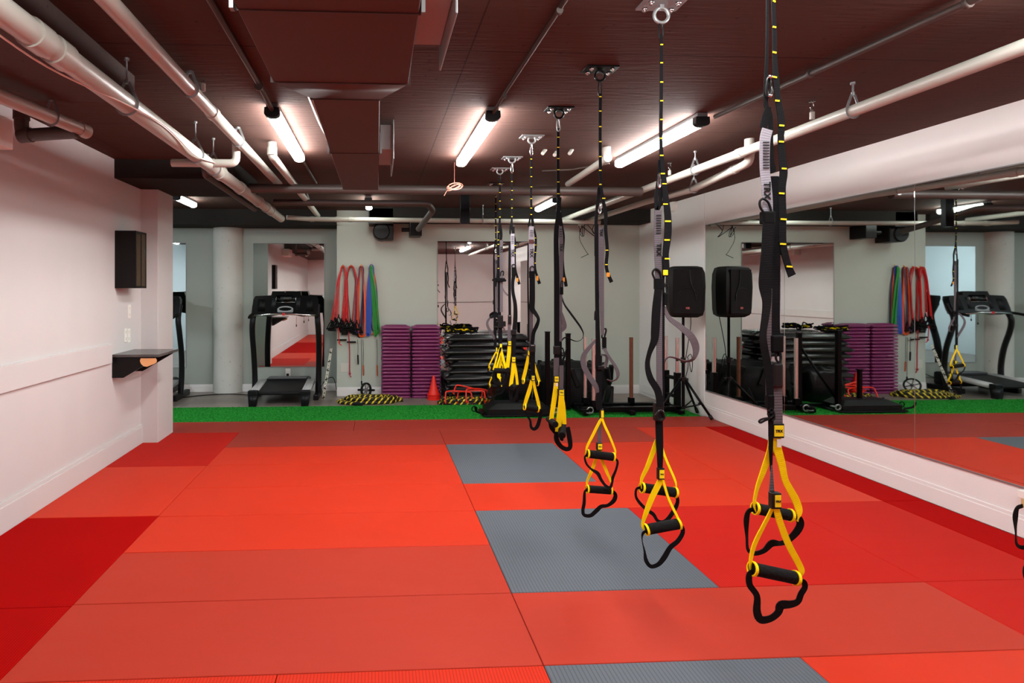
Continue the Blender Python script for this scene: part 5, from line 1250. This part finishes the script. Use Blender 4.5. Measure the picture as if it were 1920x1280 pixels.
def black_step():
    b = MB(); w, d = .56, .20; R = []
    for z, i_ in ((0, .03), (.006, .012), (.02, .0), (.034, .002), (.046, .018), (.074, .055), (.084, .062), (.0868, .075)):
        R.append(rrect(-w + i_ * 1.4, w - i_ * 1.4, -d + i_ * .55, d - i_ * .55, .05, z, 6))
    b.loft(R); t = thing('step_platform', None, None, (0, 0, 0))
    b.build('platform', STEPB, t)
    for s_ in (-1, 1):
        q = MB(); q.loft([rrect(s_ * .49 - .05, s_ * .49 + .05, -.12, .12, .02, .012), rrect(s_ * .49 - .035, s_ * .49 + .035, -.10, .10, .02, .072)]); q.build('end_grip', mat('grey_grip_insert', (92, 96, 98), .45), t)
    return t
bs = black_step()
offs = [(.02, 0), (-.02, 1), (0, -1), (-.035, 2), (.02, 0), (.035, 1), (-.02, -2), (-.04, 0), (.03, -1), (0, 1), (-.01, 2)]
bx = 1.475; zz = FZ; npl = 10
for k in range(npl):
    o = bs if k == 0 else copy_tree(bs)
    o.location = (bx + offs[k][0], 7.40, zz); zz += .0872
    o['label'] = 'long charcoal step platform, %s of the wide stack before the back mirror' % (ORD[k] if k < npl - 1 else 'topmost'); o['category'] = 'aerobic step'; o['group'] = 'charcoal step platforms in a wide stack'
    o.rotation_euler.z = math.radians(offs[k][1] * .7)
ztop = zz
# heap of spare straps on top of the stack
t = thing('strap_heap', 'heap of spare black and yellow straps on the charcoal step stack', 'straps', (1.13, 7.3, ztop)); random.seed(21)
for nm, m_, n, w in (('black_strap', BLACKW, 9, .02), ('yellow_strap', YELW, 3, .02)):
    for i in range(n):
        b = MB(); x = 1.14 + random.uniform(-.16, .16); pts = []
        for k in range(7):
            pts.append((x + random.uniform(-.12, .12) * (1 if nm[0] == 'b' else .7), 7.30 + random.uniform(-.08, .06), ztop + .012 + (random.uniform(.0, .085) if nm[0] == 'b' else random.uniform(.02, .07))))
        b.ribbon(pts, w, .003, [random.uniform(-60, 60) for _ in pts], sub=5); b.build(nm, m_, t)
for i in range(3):
    b = MB(); x = 1.03 + i * .10; b.cyl((x, 7.24, ztop + .02), (x + .09, 7.27, ztop + .035), .014, 12); b.build('handle', FOAM, t)
b = MB(); b.box(.885, 1.0, 7.585, 7.605, FZ, .30, .003); tag(b.build('dark_panel', mat('dark_board', (46, 47, 48), .6)), 'dark board standing against the wall between purple and charcoal stacks', 'board')

# ================================================================= TYRE, BAG, SLEDS
t = thing('tractor_tyre', 'big black tractor tyre lying on its side in the back right corner', 'tyre', (2.52, 7.03, FZ))
cx, cy, R0 = 2.52, 7.03, .475
b = MB(); prof = [(.24, .06), (.30, .01), (.40, .0), (R0 - .02, .05), (R0, .14), (R0, .36), (R0 - .02, .44), (.40, .50), (.30, .49), (.24, .43), (.22, .25)]
rings = [[(cx + r_ * math.cos(a), cy + r_ * math.sin(a), FZ + h_) for r_, h_ in prof] for a in [2 * math.pi * k / 48 for k in range(48)]]
R_ = [[b.bm.verts.new(p) for p in ring] for ring in rings]
for i in range(48):
    A, B = R_[i], R_[(i + 1) % 48]
    for k in range(len(prof)): b.face([A[k], A[(k + 1) % len(prof)], B[(k + 1) % len(prof)], B[k]])
b.build('carcass', RUBBER, t)
for k in range(24):
    a = 2 * math.pi * k / 24; b = MB(); up = k % 2
    M = Matrix.Translation((cx, cy, FZ)) @ Matrix.Rotation(a, 4, 'Z') @ Matrix.Translation((R0 + .002, 0, .12 if not up else .38)) @ Matrix.Rotation(.35 * (1 if up else -1), 4, 'X')
    b.box(-.03, .028, -.028, .028, -.10, .13, .012, M); b.build('tread_lug', RUBBER, t)
def lumpy(name, c, sx, sy, sz, label, cat, m_, seed=1, amp=.08):
    rnd = random.Random(seed); b = MB(); seg, rg = 30, 18; ph = [rnd.uniform(0, 6.28) for _ in range(8)]
    rings = []
    for j in range(1, rg):
        v = math.pi * j / rg; ring = []
        for i in range(seg):
            u = 2 * math.pi * i / seg
            f = 1 + amp * (math.sin(5 * u + ph[0] + 3 * v) * .6 + math.sin(9 * u + ph[1] - 4 * v) * .4 + math.sin(7 * v + ph[2]) * .4)
            e = .55
            X = math.copysign(abs(math.cos(u) * math.sin(v)) ** e, math.cos(u)); Y = math.copysign(abs(math.sin(u) * math.sin(v)) ** e, math.sin(u)); Z = math.copysign(abs(math.cos(v)) ** .7, math.cos(v))
            ring.append((c[0] + sx * X * f, c[1] + sy * Y * f, max(FZ, c[2] + sz * Z * (f if v < 1.6 else 1))))
        rings.append(ring)
    b.loft(rings); return tag(b.build(name, m_, angle=60), label, cat)
lumpy('sandbag', (1.68, 6.86, .19), .25, .17, .245, 'bulky black sandbag left of the tractor tyre behind the low sled', 'sandbag', mat('wrinkled_black_vinyl', (14, 15, 16), .3, var=.2, bump=.6, bscale=14), 3, .06)
def post(b, x, y, z0_, z1_, s_=.028): b.box(x - s_, x + s_, y - s_, y + s_, z0_, z1_, .004)
t = thing('push_sled', 'low black push sled with two upright posts on the turf, before the tractor tyre', 'sled', (1.6, 6.32, 0))
G0 = .002
b = MB(); b.loft([rrect(1.19, 2.02, 6.12, 6.50, .03, G0), rrect(1.20, 2.0, 6.13, 6.49, .03, .015)]); b.build('base_plate', BSTEEL, t)
b = MB(); b.loft([rrect(1.24, 1.98, 6.16, 6.46, .02, .0), rrect(1.24, 1.98, 6.16, 6.46, .02, .07), rrect(1.36, 1.90, 6.22, 6.42, .02, .125)]); b.build('hull', mat('sled_black', (20, 21, 22), .4), t)
for x, y, z1_, nm in ((1.955, 6.25, .93, 'push_post'), (2.27, 6.46, .89, 'push_post'), (1.62, 6.33, .46, 'weight_post')):
    b = MB(); post(b, x, y, .0 if x < 2.1 else G0, z1_, .024 if nm == 'push_post' else .02); b.box(x - .028, x + .028, y - .028, y + .028, z1_, z1_ + .012, .004); b.build(nm, BSTEEL, t)
b = MB(); b.box(1.93, 2.30, 6.44, 6.48, G0, .04, .004); b.build('cross_bar', BSTEEL, t)
b = MB(); b.tube([(1.955, 6.27, .12), (2.27, 6.46, .75)], .014, 8); b.build('brace', BSTEEL, t)
b = MB(); b.tube([(1.20, 6.2, .02), (1.12, 6.16, .05), (1.10, 6.15, .11)], .012, 8, sub=3); b.torus((1.12, 6.3, .05), .03, .006, 'y', 16, 6); b.build('tow_hook', BSTEEL, t)
b = MB(); b.torus((2.02, 6.18, .05), .03, .010, 'y', 18, 8); b.torus((2.06, 6.20, .06), .025, .008, 'z', 18, 8); b.build('chain_link', GALV, t)
chr_ = mat('worn_chrome', (226, 216, 210), .25, .85, var=.1); rust = mat('rusty_steel', (112, 66, 44), .6, .3, var=.5, vscale=40)
t = thing('weight_sled', 'black weight sled frame with chrome and rusty upright posts in the back right corner', 'sled', (2.95, 6.35, G0))
b = MB(); b.box(2.33, 3.50, 6.20, 6.26, .015, .075, .005); b.build('frame_bar', BSTEEL, t)
b = MB(); b.box(2.33, 3.50, 6.42, 6.48, .015, .075, .005); b.build('frame_bar', BSTEEL, t)
for x in (2.36, 2.9, 3.47):
    b = MB(); b.box(x - .03, x + .03, 6.12, 6.54, G0, .045, .004); b.build('runner', BSTEEL, t)
for px, y, m_, yt, sl in ((1097, 6.45, chr_, 632, 745), (1113, 6.23, chr_, 636, 750), (1183.5, 6.45, rust, 633, 745), (1248.5, 6.45, chr_, 630, 693), (1270, 6.23, chr_, 634, 698)):
    p = atY(px, yt, y); q = atY(px, sl, y)
    b = MB(); b.cyl((p.x, y, q.z - .02), (p.x, y, p.z), .0215, 16); b.cyl((p.x, y, p.z), (p.x, y, p.z + .004), .024, 16)
    b.build('post', m_, t)['label'] = 'rusty post' if m_ is rust else 'worn chrome post'
    b = MB(); post(b, p.x, y, .03, q.z, .030); b.build('socket', BSTEEL, t)
pa = atY(1248.5, 695, 6.45); pb = atY(1270, 698, 6.23)
for zz_ in (pa.z - .06, pa.z - .27):
    b = MB(); b.cyl((pa.x, 6.44, zz_), (pb.x, 6.24, zz_ + .005), .022, 14); b.build('push_bar', FOAM, t)
b = MB(); b.cyl((pa.x + .045, 6.34, pa.z - .02), (pa.x + .045, 6.34, pa.z - .28), .004, 8); b.build('pin_rod', STEEL, t)
b = MB(); b.lathe((2.36, 6.19, .03), [(.03, 0), (.06, .005), (.06, .03), (.03, .035)], 20); b.build('weight_plate', BSTEEL, t)
b = MB(); b.torus((2.42, 6.16, .05), .035, .008, 'y', 18, 8); b.torus((2.39, 6.14, .03), .03, .007, 'z', 18, 8); b.build('chain_link', GALV, t)

# ================================================================= SPEAKER ON STAND
sx, sy = 3.43, 6.03
t = thing('speaker_stand', 'black tripod stand carrying the loudspeaker beside the mirror wall', 'stand', (sx, sy, 0))
b = MB(); b.cyl((sx, sy, .10), (sx, sy, .62), .0175, 14); b.cyl((sx, sy, .50), (sx, sy, 1.12), .0145, 14); b.build('pole', BSTEEL, t)
b = MB(); b.cyl((sx, sy, .40), (sx, sy, .44), .032, 16); b.box(sx - .05, sx + .055, sy - .012, sy + .012, .395, .43, .004); b.build('collar', BLACKP, t)
b = MB(); b.cyl((sx, sy, .60), (sx, sy, .66), .027, 14); b.cyl((sx - .07, sy, .632), (sx, sy, .632), .006, 8); b.ball((sx - .07, sy, .632), .014); b.build('clamp', BLACKP, t)
b = MB(); b.cyl((sx, sy, .085), (sx, sy, .11), .024, 14); b.build('lower_hub', BLACKP, t)
for ex, ey in ((-.385, -.10), (.19, -.235), (.235, .12)):
    e = Vector((sx + ex, sy + ey, .018)); top = Vector((sx + ex * .08, sy + ey * .08, .415))
    b = MB(); b.tube([top, e], .0135, 10); lg = b.build('leg', BSTEEL, t)
    d = (e - top).normalized(); b = MB(); b.tube([e - d * .05, e], .0175, 10); b.build('rubber_foot', RUBBER, lg)
    b = MB(); b.tube([Vector((sx, sy, .097)), top.lerp(e, .62)], .007, 8); b.build('brace', BSTEEL, t)
t = thing('loudspeaker', 'black loudspeaker on the tripod stand, with a small red badge', 'loudspeaker', (sx, sy, 1.12))
a = math.radians(-14)
M = Matrix.Translation((sx, sy, 0)) @ Matrix.Rotation(a, 4, 'Z')
b = MB()
def spk(z, fx, fy0, bx_, by): return [M @ Vector(p) for p in ((-fx, -fy0, z), (-fx * .6, -fy0 - .022, z), (fx * .6, -fy0 - .022, z), (fx, -fy0, z), (fx * 1.0, 0, z), (bx_, by, z), (-bx_, by, z), (-fx * 1.0, 0, z))]
b.loft([spk(1.115, .12, .10, .06, .10), spk(1.14, .165, .125, .085, .13), spk(1.2, .178, .135, .09, .14), spk(1.45, .188, .14, .095, .145), spk(1.60, .182, .137, .09, .14), spk(1.665, .16, .12, .08, .12), spk(1.68, .12, .09, .06, .09)])
b.build('cabinet', mat('speaker_black', (8, 8, 9), .55), t, angle=30)
b = MB(); b.box(-.145, .145, -.163, -.15, 1.155, 1.645, .03, M); b.build('grille', mat('speaker_grille', (5, 5, 6), .6, bump=.5, bscale=300), t)
b = MB(); b.tube([M @ Vector((.11 * math.cos(u), -.166, 1.33 + .11 * math.sin(u))) for u in [math.pi * (.15 + .7 * k / 12) for k in range(13)]], .004, 6); b.build('woofer_rim', BLACKP, t)
b = MB(); b.tube([M @ Vector((.02, -.165, 1.64)), M @ Vector((.03, -.168, 1.5)), M @ Vector((.075, -.168, 1.38)), M @ Vector((.085, -.168, 1.3))], .006, 8, sub=4); b.build('trim_rib', BLACKP, t)
b = MB(); b.box(-.022, .022, -.168, -.163, 1.205, 1.232, .001, M); bd = b.build('badge', mat('badge_dark', (70, 16, 16), .4), t); bd['label'] = 'dark red badge'
text_mesh('badge_lettering', 'CC', .026, mat('badge_pink', (250, 150, 140), .4), t, M @ Matrix.Translation((0, -.1692, 1.2185)) @ Matrix.Rotation(math.radians(90), 4, 'X'), bold=.0006)
b = MB(); b.tube([(sx + .10, sy + .02, 1.13), (sx + .085, sy, 1.0), (sx + .05, sy - .005, .80), (sx + .03, sy, .66)], .004, 8, sub=5)
b.tube([(sx + .03, sy - .02, .66), (sx + .07, sy - .03, .70), (sx + .095, sy - .02, .60), (sx + .085, sy - .02, .50), (sx + .07, sy - .02, .54), (sx + .06, sy - .02, .62)], .004, 8, sub=5)
b.tube([(sx + .05, sy - .01, .66), (sx + .055, sy, .55), (sx + .03, sy, .45), (sx + .02, sy - .005, .40)], .004, 8, sub=5)
tag(b.build('speaker_cable', CORD), 'black cable looped around the clamp of the speaker stand', 'cable')
# tangled wires high in the back right
b = MB(); random.seed(4); c = atY(1098, 430, 7.2)
for k in range(4):
    b.tube([(c.x + random.uniform(-.15, .15), 7.1 + random.uniform(-.1, .1), 2.33), (c.x + random.uniform(-.16, .1), 7.1, 2.2), (c.x + random.uniform(-.1, .15), 7.12, 2.12), (c.x + random.uniform(-.15, .15), 7.1, 2.25)], .004, 6, sub=5)
b.tube([(c.x - .08, 7.1, 2.30), (c.x - .12, 7.1, 2.1), (c.x - .05, 7.1, 1.95), (c.x + .0, 7.1, 1.88)], .003, 6, sub=5); b.tube([(c.x - .10, 7.1, 1.84), (c.x - .0, 7.1, 1.885)], .004, 6)
tag(b.build('loose_wires', CORD), 'loose black wires dangling from the ceiling in the back right corner', 'wires')
b = MB(); b.tube([(.75, YR + .02, 1.02), (1.2, YR + .02, 1.0), (2.0, YR + .02, 1.03), (3.6, YR + .02, 1.05)], .006, 6, sub=4)
tag(b.build('wall_cable', CORD), 'dark cable running level along the rear wall, seen in the back mirror', 'cable')
